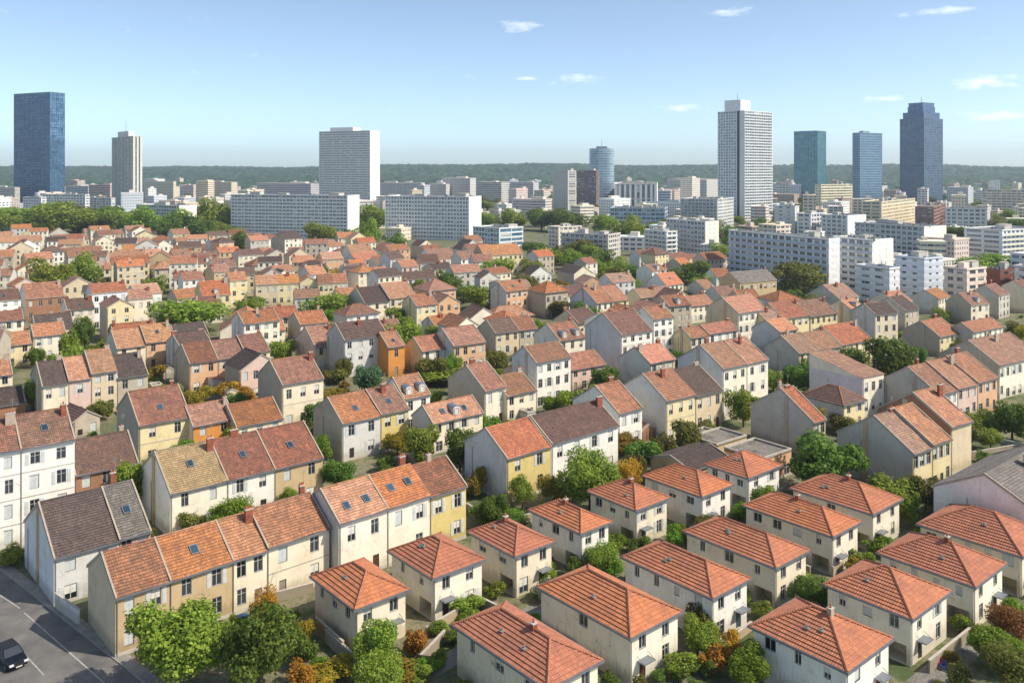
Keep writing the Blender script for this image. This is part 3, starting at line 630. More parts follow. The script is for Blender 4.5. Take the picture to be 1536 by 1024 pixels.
row(255,740,6.8,[(341,'ivory','mustard',0,'white house with mustard-yellow tiled roof',dict(nwin=2,chim=1,sky=1)),
 (412,'white','brick',0,'white middle house between the mustard-roofed and the tan houses',dict(nwin=2,sky=1,chim=1)),
 (484,'tan','brick',0,'tan house with brick-red roof at the end of the mustard-roofed row',dict(nwin=2,sky=1,chim=0))],xl=210,a=40.5,gable='white')
row(-80,692,14.5,[(31,'white','brick',0,'four-storey white house cut by the left picture edge',dict(nwin=3,chim=1)),
 (112,'white','brick',0,'four-storey white house left of the brown house, white and flat-fronted',dict(nwin=2,chim=1,sky=1))],D=11,a=39,floors=4,course=True)
row(113,712,6.5,[(207,'brown','brown',0,'brown house with orange ground-floor shutters beside the four-storey white house',dict(nwin=3,chim=1))],D=12,a=39,ends=(0,1))
row(208,638,7.3,[(286,'yellow','brick',0,'yellow house with grey side gable and reddish roof',dict(nwin=2,chim=1,course=True,sky=1))],xl=168,a=39,gable='stone')
row(289,639,6.0,[(352,'orange','red',0,'bright orange house beside the yellow house',dict(nwin=2,chim=1,ends=(0,1)))],D=9,a=39,gable='cream')
row(354,640,5.2,[(424,'cream','red',0,'low cream house between the orange house and the tall cream house',dict(nwin=3,chim=0))],D=10,a=39)
row(110,632,4.2,[(150,'stone','brown',0,'small weathered shed with brown gabled roof behind the brown house',dict(kind='front',nwin=1,chim=0,floors=1,door=True))],D=8,a=50,name='shed',cat='shed')
row(63,579,8.0,[(103,'cream','dark',0,'house with dark roof at the left end of the four-house row',dict(nwin=2)),
 (137,'pink','orange',.3,'pale pink house in the four-house row left of centre',dict(nwin=1,chim=0)),
 (176,'beige','orange',1.2,'tallest beige house of the four-house row, orange roof',dict(nwin=2,floors=3)),
 (222,'stone','dark',-.6,'grey-beige house with dark roof at the right end of the four-house row',dict(nwin=1))],xl=46,a=39,gable='stone')
row(284,545,7.2,[(327,'peach','brick',0,'peach house with windowless grey gable, above the orange shrubs',dict(nwin=2,chim=0)),
 (368,'peach','brick',0,'peach house in the middle of its brick-roofed trio',dict(nwin=2,chim=0)),
 (405,'yellow','brick',.5,'yellowish house at the right of the brick-roofed peach trio',dict(nwin=2))],xl=261,a=39,gable='stone')
row(423,577,9.0,[(485,'cream','red',0,'tall cream house with grey gable and orange-red roof, standing alone',dict(nwin=2,chim=1,floors=2,course=True))],xl=387,a=39,gable='stone')
row(513,635,7.3,[(571,'pale grey','red',0,'light grey house with windowless grey gable and one skylight',dict(nwin=2,sky=1,chim=0)),
 (613,'ochre','brick',.2,'ochre house joined to the light grey house with one skylight',dict(nwin=2,sky=1,chim=1))],xl=470,a=40,gable='stone')
row(606,598,7.6,[(645,'white','orange',0,'white house with two zinc dormers in its orange roof',dict(nwin=2,dormer=2,chim=0,pitch=38))],D=9,a=40)
row(649,635,6.0,[(724,'cream','orange',0,'cream house with a zinc dormer, behind the dark green garden trees',dict(nwin=4,dormer=1,sky=2,chim=0,pitch=36))],xl=618,a=40,gable='pale grey')
row(727,586,7.8,[(759,'ivory','red',0,'narrow tall cream house with long grey gable in mid-town',dict(nwin=1,chim=1))],xl=672,a=40,gable='stone')
row(760,594,6.0,[(804,'cream','tan',0,'low cream house with tan roof right of the narrow tall cream house',dict(nwin=2,chim=1,ends=(0,1)))],D=10,a=40)
row(760,687,7.4,[(826,'ochre','rust',0,'yellow-fronted house with vivid orange roof and white gable',dict(nwin=2,chim=0,shut=0))],xl=697,a=40.5,gable='pale grey')
row(827,665,7.7,[(927,'white','brown',0,'long white house with brown roof joined to the yellow-fronted house',dict(nwin=4,chim=1,ends=(1,1)))],D=11,a=40.5)
row(927.5,620,7.4,[(963,'white','red',0,'narrow white house with deep orange-red roof beside the long white house',dict(nwin=2,chim=1))],D=13,a=39,gable='white')
row(999,601,8.3,[(1043,'yellow','tan',0,'yellow house with tall grey gable right of the narrow white house',dict(nwin=3,chim=1,course=True)),
 (1083,'beige','dark',-.4,'beige house with dark brown roof against the tall cream house',dict(nwin=3,chim=1))],xl=930,a=37,gable='pale grey')
row(1084,553,11.4,[(1120,'ivory','tan',0,'tall cream three-storey house, left half, with curved grey gable',dict(nwin=2)),
 (1152,'ivory','red',0,'tall cream three-storey house, right half, beside the green tree',dict(nwin=2))],D=13,a=37,floors=3,gable='pale grey')
row(931.5,502,12.2,[(978,'white','brick',0,'white four-storey house with huge blank gable in mid-town',dict(nwin=3,chim=1,course=True,door=False))],D=14.5,a=35,floors=4,gable='pale grey')
row(979.7,479,12.0,[(1010,'white','red',0,'slim white house right behind the four-storey one with blank gable',dict(nwin=2,chim=1,door=False))],D=9,a=35,floors=4)
row(1036,507,6.8,[(1063,'cream','red',0,'low white house left of the long two-house terrace, yellow gable',dict(nwin=3)),(1107,'white','red',0.3,'long low white house below the tall three-storey gable house',dict(nwin=4))],xl=1010,a=35,gable='yellow')
row(1107,470,10.6,[(1150,'ivory','pale',0,'three-storey ivory house with peach gable right of centre',dict(nwin=4,course=True,door=False))],D=13,a=35,floors=3,gable='beige')
row(1151,483,7.5,[(1175,'yellow','tan',0,'small yellow house squeezed beside the three-storey ivory house',dict(nwin=2))],D=9,a=35)
row(1176,478,7.5,[(1214,'yellow','red',0,'pale yellow house with steep orange roof near the zinc roof',dict(nwin=3))],D=13,a=33,gable='stone')
row(1215,475,7.0,[(1256,'yellow','brick',0,'pale yellow house with a line of doors, right of the steep orange roof',dict(nwin=4))],D=13,a=33)
row(1258,448,7.2,[(1288,'ivory','tan',0,'cream house with wide faded roof in front of the balcony block',dict(nwin=3))],D=14,a=33,gable='grey')
row(1198,530,7.0,[(1228,'yellow','tan',0,'yellow house with pole on its roof, left of the big dark tree',dict(nwin=2)),(1261,'yellow','tan',0,'yellow terrace house joined right of the pole house',dict(nwin=2))],xl=1147,a=33,gable='grey')
row(1262,517,6.4,[(1308,'yellow','red',0,'long yellow house with brick-coloured roof above the big dark tree',dict(nwin=4))],D=13,a=33,gable='stone')
row(1316,473,7.4,[(1336,'pink','tan',0,'weathered grey-gabled house right of the brick-roofed yellow house',dict(nwin=2))],xl=1275,a=33,gable='grey')
row(1357,466,7.0,[(1378,'stone','dark',0,'dark-roofed gabled house below the pink balcony block',dict(nwin=1))],D=12,a=33,gable='grey')
row(1409,505,6.0,[(1440,'yellow','red',0,'small yellow-fronted house with broad grey gable at the right',dict(nwin=2))],xl=1353,a=33,gable='stone')
row(1459,498,7.0,[(1504,'ivory','red',0,'cream house with red roof and dark grey gable near the right edge',dict(nwin=4))],xl=1424,a=33,gable='grey')
row(1498,548,8.2,[(1560,'ivory','tan',0,'long cream terrace house at the right picture edge with wide pale gable',dict(nwin=5,chim=2))],D=15,a=33,gable='stone')
row(1408,592,6.6,[(1436,'ivory','tan',0,'cream terrace house with brown-grey gable, left one of the striped trio',dict(nwin=3)),
 (1466,'pink','red',.3,'pinkish terrace house in the middle of the striped trio',dict(nwin=3)),(1496,'peach','red',.6,'peach terrace house at the right of the striped trio',dict(nwin=3))],D=14.5,a=33,gable='grey')
row(1369,680,7.3,[(1398,'yellow','tan',0,'yellow-pillared house with battered brown roof and large grey gable',dict(nwin=3,chim=1,shut=0)),
 (1426,'yellow','orange',.5,'yellow-pillared house with bright orange roof, right of the battered one',dict(nwin=3,chim=0,shut=0))],D=14.5,a=34,gable='grey')
row(1426,640,8.8,[(1457,'beige','orange',0,'windowless beige end house standing over the yellow-pillared pair',dict(nwin=0 or 1,win=False,chim=1))],D=14.5,a=34,gable='brown')
row(1219.5,633,7.0,[(1238,'yellow','red',0,'narrow yellow-fronted house with very long grey gable',dict(nwin=2,chim=2))],D=15,a=34,gable='grey')
row(1265,608,5.4,[(1297,'yellow','brown',0,'low house with brown hipped roof in front of the pale party wall',dict(nwin=2,kind='hip',chim=0))],D=10,a=34,gable='lilac')
row(1294,568,8.6,[(1326,'ivory','tan',0,'house with tall lilac-white party wall beside the brown hipped roof',dict(nwin=2,chim=1,kind='shed'))],D=14,a=34,gable='lilac')
row(1560,773,7.0,[(1640,'ivory','grey',0,'big windowless white gable house at the right edge, grey roof',dict(chim=1,nwin=2,pitch=27))],D=14.5,a=40,gable='white')
row(1035,706,4.0,[(1095,'tan','dark',0,'low shed with dark brown tiles behind the hipped houses',dict(nwin=2,floors=1,chim=0,pitch=16,win=False))],D=9,a=38,name='shed',cat='shed')
row(1142,690,4.4,[(1187,'peach','grey',0,'flat-roofed peach annex with a blue door behind the hipped houses',dict(kind='flat',nwin=3,floors=1,chim=0))],D=8,a=38,name='annex',cat='annex')
row(1075,668,3.2,[(1120,'tan','grey',0,'low flat grey annex in front of the long grey gable',dict(kind='flat',floors=1,chim=0,win=False))],D=6.5,a=38,name='annex',cat='annex')
# upper left
row(138,440,12.3,[(191,'bluewhite','red',0,'tall narrow white house with bluish side, three storeys, left of centre',dict(nwin=3,chim=1,door=False))],D=9,a=38,floors=3,gable='bluewhite')
row(193,449,9.4,[(229,'cream','red',0,'beige house stuck to the right of the tall bluish-white house',dict(nwin=3))],D=9,a=38)
row(39,448,8.4,[(96,'brown','red',0,'house with brown upper storey left of the tall bluish-white house',dict(nwin=3))],xl=25,a=38,gable='bluewhite')
row(50,505,7.5,[(99,'ivory','orange',0,'cream house with orange roof left of the tree-lined lane',dict(nwin=2))],D=9,a=38)
row(-12,521,6.0,[(47,'yellow','orange',0,'yellow house with orange roof at the left edge',dict(nwin=3))],D=9,a=38)
row(-28,567,6.0,[(19,'cream','orange',0,'cream house with orange roof cut by the left edge, near the dark shed roof',dict(nwin=2))],D=9,a=38)
row(-25,612,3.6,[(38,'brown','dark',0,'dark brown shed roof at the left edge above the white four-storey house',dict(nwin=2,floors=1,chim=0,win=False))],D=9,a=38,name='shed',cat='shed')
row(-15,453,8.0,[(22,'ivory','brown',0,'cream house with brown roof at the upper left edge',dict(nwin=2))],D=10,a=38)
row(-10,483,7.0,[(36,'ivory','brick',0,'cream house with faded roof just above the yellow house at the left edge',dict(nwin=2))],D=8,a=38)
row(175,523,6.4,[(219,'cream','orange',0,'cream house with pale gable and plain orange roof',dict(nwin=2,chim=0)),(262,'peach','orange',.6,'peach house with single skylight in its orange roof',dict(nwin=2,sky=1))],xl=158,a=38,gable='pale grey')
row(264,509,4.6,[(314,'stone','dark',0,'long low building with dark grey-brown roof',dict(nwin=3,floors=1,chim=0,win=False))],D=11,a=38)
row(329,497,4.6,[(378,'ivory','tan',0,'barn-like building with white gable facing the viewer',dict(nwin=1,kind='front',floors=1,chim=0,win=False))],D=12,a=18)
row(378,499,5.0,[(428,'cream','orange',0,'low house with orange roof right of the white-gabled barn',dict(nwin=3,chim=0))],D=9,a=30)
row(303,444,7.6,[(346,'yellow','rust',0,'yellow house with vivid orange roof and one dormer above the big green tree',dict(nwin=4,dormer=1))],xl=291,a=30)
row(345,421,10.8,[(371,'yellow','orange',0,'tall yellow three-storey house with orange roof behind the big green tree',dict(nwin=2,door=False))],D=9,a=34,floors=3,gable='pale grey')
row(384,427,9.0,[(417,'beige','orange',0,'beige house at the left end of the long yellow terrace',dict(nwin=2)),(449,'yellow','orange',0,'yellow terrace house left of the pointed front gable',dict(nwin=3))],D=10,a=22)
row(450,424,9.0,[(477,'yellow','tan',0,'yellow house whose pointed gable faces the viewer in the long terrace',dict(nwin=3,kind='front'))],D=10,a=20)
row(478,425,9.0,[(500,'yellow','brick',0,'yellow terrace house right of the pointed front gable',dict(nwin=3)),(522,'cream','red',0,'cream house at the right end of the long yellow terrace',dict(nwin=3))],D=10,a=20)
row(167,396,10.4,[(224,'yellow','red',0,'broad yellow three-storey house behind the tall bluish-white house',dict(nwin=4,door=False))],D=10,a=26,floors=3)
row(-10,364,11.0,[(27,'white','orange',0,'white terrace block at the far left edge',dict(nwin=4)),(60,'white','orange',0,'white terrace block with orange roof, right of the one at the far left edge',dict(nwin=4))],D=11,a=28,floors=3,door=False)
row(547,455,7.0,[(584,'cream','dark',0,'cream house with dark brown roof and grey gable in mid-town',dict(nwin=3)),(625,'yellow','orange',.8,'yellow house with orange roof next to the dark-roofed cream house',dict(nwin=3))],xl=519,a=36,gable='grey')
row(624,459,8.0,[(656,'yellow','red',0,'yellow house with red roof left of the peach pointed gable',dict(nwin=2))],D=10,a=36)
row(657,456,7.2,[(690,'peach','red',0,'peach house with a pointed gable facing the viewer in mid-town',dict(nwin=2,kind='front'))],D=10,a=30)
row(516,510,10.0,[(581,'pale grey','brown',0,'grey three-storey house with dark brown roof beside the narrow orange house',dict(nwin=3,door=False))],xl=490,a=36,floors=3,gable='grey')
row(582,521,7.8,[(607,'orange','orange',0,'narrow bright orange house beside the grey three-storey house',dict(nwin=1,sky=1,ends=(0,1)))],D=10,a=36)
row(473,521,6.5,[(509,'beige','red',0,'tan house with pinkish gable left of the grey three-storey house',dict(nwin=2))],xl=443,a=36,gable='pink')
row(450,487,6.8,[(492,'ivory','orange',0,'ivory house with orange roof behind the tan pink-gabled house',dict(nwin=3))],D=10,a=36,gable='stone')
row(633,527,6.4,[(680,'ivory','red',0,'white-fronted house with yellow gable',dict(nwin=2,chim=0,course=True))],xl=607,a=36,gable='yellow')
row(680,519,7.6,[(728,'peach','red',0,'peach house with two-tone front joined to the yellow-gabled house',dict(nwin=3,chim=0,course=True))],D=12,a=36,gable='pale grey')
row(743,500,7.0,[(779,'beige','brown',0,'beige house with dark tiles and stone gable right of the two-tone peach house',dict(nwin=3)),(806,'stone','brick',0,'stone-coloured house with many narrow windows in mid-town',dict(nwin=3))],xl=716,a=34,gable='stone')
row(839,511,7.4,[(878,'ivory','tan',0,'ivory house with small white dormers left of the blank white gable',dict(nwin=3,dormer=2))],D=12,a=35)
row(804,544,10.4,[(856,'white','tan',0,'white three-storey house with brown-orange roof in mid-town',dict(nwin=3,chim=0,door=False))],xl=768,a=37,floors=3,gable='pale grey')
row(857,555,5.4,[(908,'pink','red',0,'low pinkish house with red roof between two tall white houses',dict(nwin=2,chim=0))],D=9,a=37)
row(527,381,8.0,[(561,'white','orange',0,'white house with orange roof in front of the left slab block',dict(nwin=3))],xl=488,a=32)
row(567,396,8.0,[(601,'ivory','red',0,'ivory house with large red roof left of the blue-sided house',dict(nwin=3))],D=12,a=32)
row(646,389,8.4,[(684,'ivory','tan',0,'white house with bluish gable in front of the second slab block',dict(nwin=4))],xl=626,a=32,gable='bluewhite')
row(594,420,7.0,[(654,'bluewhite','brown',0,'bluish-white house with brown patched roof in mid-town',dict(nwin=5))],D=9,a=28)
row(681,409,10.4,[(723,'grey','red',0,'grey three-storey house left of the round green tree',dict(nwin=4,door=False))],D=9,a=28,floors=3)
row(726,383,11.0,[(784,'yellow','orange',0,'long yellow three-storey house with orange roof behind the round green tree',dict(nwin=5,door=False))],xl=706,a=26,floors=3,gable='tan')
row(752,438,7.4,[(797,'pale grey','tan',0,'building with pale barrel-vaulted roof in mid-town',dict(nwin=3,kind='barrel',win=False))],D=12,a=25)
row(738,478,5.4,[(800,'orange','orange',0,'low orange-walled building below the barrel-vaulted roof',dict(nwin=3,kind='hip'))],D=9,a=28)
row(705,478,5.8,[(746,'ivory','brown',0,'white house with pointed gable beside the low orange-walled building',dict(nwin=1,kind='front',win=False))],D=9,a=30)
row(861,411,7.5,[(889,'cream','dark',0,'long stone building with cream pointed gable by the diagonal tree belt',dict(nwin=1,kind='front',win=False))],D=14,a=30,gable='stone')
row(818,440,9.2,[(852,'stone','orange',0,'grey stone house with hipped orange roof left of the lilac gable',dict(nwin=4,kind='hip'))],D=11,a=36,gable='stone')
row(895,455,7.0,[(921,'ivory','red',0,'house with lilac-white gable and red roof, left half of its pair',dict(nwin=2)),(943,'yellow','orange',.0,'yellowish house joined right of the lilac gable',dict(nwin=2))],xl=855,a=36,gable='lilac')
row(999,428,6.6,[(1025,'ivory','rust',0,'house with large steep orange roof and blue-white gable',dict(nwin=2,sky=1,pitch=38))],xl=970,a=36,gable='bluewhite')
row(961,447,6.6,[(1013,'yellow','tan',0,'yellowish house with faded tiles below the steep orange roof',dict(nwin=4))],D=9,a=32)
row(1031,460,6.2,[(1071,'ivory','orange',0,'low ivory house right behind the slim white house',dict(nwin=3))],D=9,a=33)
row(1056,433,7.0,[(1073,'cream','tan',0,'small grey-gabled house right of the steep orange roof',dict(nwin=1))],xl=1031,a=33,gable='grey')
row(1110,424,9.0,[(1165,'tan','grey',0,'wide stone-coloured house with grey-brown roof before the balcony block',dict(nwin=4))],D=12,a=30)
# ---- the quarter of hipped houses
HP=[(531,918,617,464,'front-left hipped house, one with red shrubs at its foot',3),(648.5,871,731,580,'hipped house directly right behind the front-left one',2),(772,837.7,835,699,'small hipped house in front of the garden wall and green lane',2),
 (871,803,920,791,'hipped house half behind the others, third back in the left file',3),(954,768,1007,879,'hipped house in front of the large bushy tree',3),(1053,747.5,1102,961,'hipped house in front of the dark tiled shed',3),
 (1123,719.6,1175,1055,'farthest hipped house, beside the flat peach annex',3),(945.6,961,1026,803,'large hipped house with blank side wall at the bottom centre',1),(1069,901,1129,930,'long hipped house in the middle of the hipped quarter, behind the blank-sided one',4),
 (1164.5,855,1217,1023,'long hipped house with open carport in the third rank',3),(1250,807.6,1294,1112,'long hipped house between the shed-side one and the tree-foot one',4),(1310,774,1356,1183,'hipped house at the foot of the big dark round tree',1),
 (821,1038,907,676,'hipped house cut by the bottom edge at the centre-left',3),(1272,1012,1343,1121,'hipped house cut by the bottom edge at the right',3),(1369.5,932.6,1429,1232.5,'hipped house with red garden chairs at its door',3),
 (1464,883.5,1512,1313,'hipped house just above the leafy lower right corner',4),(1535,838,1590,1373,'hipped house in front of the big windowless white gable',5)]
for (x,y,xr,xl,lb,sw) in HP:
    a=40.2; o=.5; h=5.45; A=R(a); u=(math.cos(A),math.sin(A)); v=(-u[1],u[0]); X,Y=G(x,y,h-.1)
    Lr=rayfit(X,Y,u[0],u[1],xr)-2*o; D_=rayfit(X,Y,v[0],v[1],xl)-2*o; X+=u[0]*o+v[0]*o; Y+=u[1]*o+v[1]*o
    if not 5<Lr<11 or not 6<D_<16: print('HIP',x,round(Lr,1),round(D_,1)); Lr=min(max(Lr,5.5),10); D_=min(max(D_,6.5),16)
    wl=['ivory','ivory','cream','white','ivory','white','cream'][int(x)%7]
    house(X,Y,A,Lr,D_,h,2,wl,wl,'red','hip',27,lb,name='hipped_house',group='cream houses with hipped red roofs',nwin=2,sidewin=sw,carport=(x not in(945.6,531,821)),shut=.12,door=True)
# ================================================================ TOWERS AND BLOCKS
block(75,139,21,97,311,64,'tall dark blue glass tower at the left edge',name='office_tower',cat='office tower',wall=(70,110,146),fh=3.9,sp=.26,bayl=3,bayf=3,pier=.12,glasscol=((22,58,92),(130,170,204)),plant=0,hut=(.2,.6,.2,.6,1.0))
block(200,205,168,213,313,42,'slim grey tower with vertical ribs beside the dark blue glass tower',name='tower',cat='tower',wall=(206,204,198),end=(214,208,192),fh=3.2,sp=.06,bayl=6,bayf=5,pier=2.6,plant=0,glasscol=((40,48,58),(96,104,112)),hut=(.2,.9,.3,.8,9),mast=18)
block(555,197,479,569,318,66,'broad residential tower with grey window bands standing behind the slab blocks',name='apartment_tower',cat='apartment tower',wall=(218,216,216),end=(240,230,208),fh=3.1,sp=.58,bayl=4,pier=.5,end_f=True,plant=0,hut=(.1,.9,.35,.8,6))
block(1117,167,1077,1158,331,40,'tallest white residential tower with balcony bands',name='apartment_tower',cat='apartment tower',wall=(214,218,226),fh=3.1,sp=.42,bayl=3.2,bayf=4,pier=.9,bal='f',plant=0,rail=(225,226,224),hut=(.0,.35,.15,.75,13),mast=9,glasscol=((60,84,108),(140,160,180)))
tt=THINGS[-1]
for y0,y1,pr,m_,nm in ((.02,.17,.75,stucco((226,228,232),.4),'stair_shaft'),(.17,.27,.42,plain((40,48,60),.3,.0,'dark_glass'),'dark_window_strip')):
    _m=MB(); _X,_Y,_a,_L,_D,_h=placebox(1117,167,1077,1158,331,40); _m.box(-pr,_D*y0,.1,-.05,_D*y1,_h+.9,0); _m.build(nm,m_,tt)
block(1226,197,1191,1239,297,45,'teal glass tower left of the two blue towers',name='office_tower',cat='office tower',wall=(40,104,124),fh=3.8,sp=.16,bayl=6,bayf=3,pier=.15,glasscol=((34,98,118),(120,180,190)),plant=0,hut=(.1,.8,.1,.8,1.5))
block(1290,200,1279,1323,309,28,'light blue glass tower with silver bands between two darker towers',name='office_tower',cat='office tower',wall=(142,164,184),fh=3.8,sp=.34,bayl=4,bayf=4,pier=.2,glasscol=((52,96,136),(120,160,188)),plant=0,hut=(.2,.5,.2,.7,4))
def stepped():
    X,Y,a,L,D,h=placebox(1386,178,1350,1414,307,34); root=block(0,0,0,0,0,0,'dark blue stepped tower with a crown and mast, rightmost of the towers',name='office_tower',cat='office tower',wall=(92,112,136),fh=3.9,sp=.32,bayl=4,bayf=4,pier=.2,glasscol=((38,64,100),(120,150,178)),plant=0,box_=(X,Y,a,L,D,h))
    g=tower_glass((30,54,92),(104,136,170),3.9); z=h
    for i,(k,q) in enumerate(((.07,11),(.18,9))):
        m=MB(); m.box(L*k,D*k,z+.2,L*(1-k),D*(1-k),z+q,0); 
        for j in range(int(q/3.9)+1): m.box(L*k-.3,D*k-.3,z+.2+j*3.9,L*(1-k)+.3,D*(1-k)+.3,z+.9+j*3.9,1)
        m.build('setback',[g,stucco((64,86,120),.5)],root); z+=q
    m=MB(); m.box(L*.2,D*.2,z,L*.8,D*.8,z+6,0); m.box(L*.185,D*.185,z+6,L*.815,D*.815,z+6.6,1); m.build('crown_ring',[g,stucco((70,84,104),.5)],root)
    m=MB(); m.tube([(L/2,D/2,z+6),(L/2,D/2,z+17)],[.6,.25],6); m.build('mast',GUTTER,root)
stepped()
def round_tower():
    Y=F*H/(312-HY); X=(902.5-CX)/F*Y; r=18.5/F*Y; h=H-(223-HY)*Y/F; root=empty('round_tower',(X,Y,0)); tag(root,'pale blue round-fronted glass tower in the distance','office tower'); FOOT.append((X,Y,0,r,r,3))
    def ring(m,r,z0,z1,mi,n=28):
        for i in range(n):
            a,b=2*math.pi*i/n,2*math.pi*(i+1)/n; s=lambda t:(r*math.copysign(abs(math.cos(t))**.7,math.cos(t)),r*math.copysign(abs(math.sin(t))**.7,math.sin(t)))
            p,q=s(a),s(b); m.face([(p[0],p[1],z0),(q[0],q[1],z0),(q[0],q[1],z1),(p[0],p[1],z1)],mi,[(i*3,z0),(i*3+3,z0),(i*3+3,z1),(i*3,z1)]); m.face([(0,0,z1),(p[0],p[1],z1),(q[0],q[1],z1)],mi)
    c=MB(); ring(c,r-.4,0,h,0); c.build('glazing',tower_glass((96,134,160),(188,206,216),3.6),root)
    s=MB(); ring(s,r,0,1.1,0); me=s.mesh('storey',stucco((176,192,204),.4))
    for k in range(int(h/3.6)+1): link('storey',me,root,(0,0,k*3.6))
    m=MB(); m.box(-r*.4,-r*.4,h,r*.4,r*.4,h+3,0); m.tube([(0,0,h+3),(0,0,h+13)],[.4,.15],5); m.build('plant_room',GUTTER,root)
round_tower()
block(521,295,347,538,359,72,'long slab block with grey window bands, left of the two before the broad tower',wall=(220,220,224),end=(242,232,210),fh=2.9,sp=.55,bayl=3.2,end_f=True,plant=3)
block(703,297,578,721,361,70,'long slab block with square grey windows, right of the two before the broad tower',wall=(216,218,224),end=(242,232,210),fh=2.9,sp=.5,bayl=2.6,pier=.7,end_f=True,plant=3)
block(269,310,205,294,350,60,'low slab block with cream end wall among the trees at the left',wall=(216,214,210),end=(240,230,208),fh=2.9,sp=.5,bayl=3.2,end_f=True,plant=2)
block(1243,361,1094,1249,441,27,'long white balcony block, left wing, with planted roof',wall=(222,226,234),end=(236,234,226),fh=2.85,sp=.46,bayl=4.2,pier=1.2,bal='l',end_f=True,plant=1,green=True,rail=(186,194,208))
block(1308,362,1251,1338,440,27,'white balcony block, right wing, with cream end wall',wall=(222,226,234),end=(240,232,216),fh=2.85,sp=.46,bayl=4.2,pier=1.2,bal='l',end_f=True,plant=1,green=True,rail=(186,194,208))
block(1386,342,1283,1418,395,29,'grey-white block with ribbed cream end behind the right balcony wing',wall=(196,198,202),end=(236,226,208),fh=2.9,sp=.45,bayl=3.6,pier=.9,end_f=True,endwin=False,plant=2,green=True)
block(1334,405,1285,1348,457,30,'plain white block with a few tiny windows below the right balcony wing',wall=(214,216,220),end=(224,222,216),fh=3.0,sp=.62,bayl=7,bayf=5,pier=2.6,plant=0)
block(1386,390,1344,1413,450,30,'blue-grey plain block between the tiny-window block and the pink block',wall=(196,204,216),end=(214,210,204),fh=3.0,sp=.7,bayl=9,pier=3.,bayf=5,plant=2)
block(1450,406,1417,1478,462,30,'pink-beige block with small dark windows at the right',wall=(222,204,190),end=(228,206,190),fh=2.9,sp=.5,bayl=4,bayf=4.5,pier=1.5,plant=2,hut=(.1,.5,.2,.5,3))
block(1500,408,1478,1524,458,32,'brown brick block beside the pink-beige block',wall=(132,84,70),end=(126,78,66),fh=3.,sp=.55,bayl=4,bayf=5,pier=2.,plant=1)
block(1560,404,1523,1600,465,32,'white block at the right edge next to the brown brick block',wall=(212,212,212),fh=3.,sp=.6,bayl=5,bayf=4,pier=1.6,plant=1)
block(1503,347,1447,1560,398,30,'big white block with cream balconies at the right edge',wall=(208,214,222),end=(232,222,200),fh=2.9,sp=.52,bayl=8,bayf=4,pier=1.6,bal='f',plant=2,rail=(236,226,204))
block(1058,334,1000,1077,382,30,'white block with many balconies left of the long balcony block',wall=(206,208,212),end=(236,226,206),fh=2.9,sp=.45,bayl=3.4,pier=.8,bal='l',end_f=True,plant=2)
block(1000,349,967,1015,388,30,'white stepped block with rounded balconies beside the diagonal tree belt',wall=(216,216,214),fh=2.9,sp=.5,bayl=4,bayf=4,pier=.9,bal='lf',plant=1,rail=(226,224,218))
block(749,344,710,784,372,45,'low building with bluish glazed front right of the slab blocks',wall=(210,218,226),end=(232,222,204),fh=3.2,sp=.35,bayl=3,bayf=8,pier=.5,plant=1,glasscol=((60,100,140),(140,170,196)))
block(912,354,842,930,388,60,'low weathered white building with red annex roofs below the trees',wall=(198,192,184),end=(214,200,184),fh=3.,sp=.45,bayl=3,bayf=3,pier=.8,plant=3,bal='l')
block(838,342,823,872,372,35,'small white building with reddish roof left of the low weathered one',wall=(216,206,192),fh=3.,sp=.5,bayl=3,bayf=3.5,pier=1.,plant=2)
block(852,257,830,864,322,40,'slim cream block beside the brown block below the round tower',wall=(206,204,198),end=(240,226,190),fh=3.,sp=.4,bayl=3.5,pier=1.2,bayf=8,plant=1,name='apartment_tower')
block(894,257,865,899,324,70,'brown-grey block directly below the pale round-fronted tower',wall=(140,118,118),end=(150,126,118),fh=3.,sp=.45,bayl=4,pier=.8,plant=1,name='apartment_tower')
block(997,314,915,1001,344,76,'long pale blue low building in front of the vertical-striped one',wall=(176,194,212),fh=3.4,sp=.4,bayl=4,pier=.5,plant=3,green=True)
block(985,277,922,988,320,80,'building with white and dark vertical stripes right of the round-fronted tower',wall=(222,222,224),fh=20,sp=.05,bayl=6,pier=3.,plant=2)
block(1076,300,1021,1100,345,60,'wide grey-white block in front of the tallest white tower\'s left foot',wall=(202,204,204),fh=2.9,sp=.45,bayl=3.4,pier=.8,bal='l',plant=2)
block(1192,311,1162,1198,362,50,'blank grey-white block to the right of the tallest white tower\'s foot',wall=(200,202,200),fh=3.,sp=.7,bayl=9,pier=3.5,plant=1)
block(1216,322,1196,1237,365,45,'small white block right of the blank grey-white one',wall=(212,212,212),fh=3.,sp=.45,bayl=4,bayf=4,pier=1.2,plant=1)
block(1271,325,1232,1298,368,38,'white block with sunlit blank side behind the balcony block',wall=(206,210,214),end=(238,232,216),fh=3.,sp=.45,bayl=4.2,pier=1.2,end_f=True,plant=1,endwin=False)
block(1322,304,1292,1372,346,52,'cream and white block below the light blue glass tower',wall=(226,208,178),end=(216,218,222),fh=3.,sp=.5,bayl=10,bayf=4,pier=1.5,plant=2)
block(1400,312,1373,1418,350,58,'brownish-red block below the dark stepped tower',wall=(160,122,112),end=(176,134,118),fh=3.,sp=.42,bayl=4,bayf=4,pier=1.,plant=1)
block(1232,278,1223,1278,318,30,'cream block with horizontal bands in front of the teal tower',wall=(226,214,184),fh=3.4,sp=.55,bayl=6,bayf=6,pier=.6,plant=2,bal='f',rail=(236,226,200))
block(1480,315,1418,1495,356,62,'long grey-white block below and right of the dark stepped tower',wall=(206,206,206),end=(228,224,216),fh=3.,sp=.5,bayl=4,pier=1.3,plant=2,end_f=True)
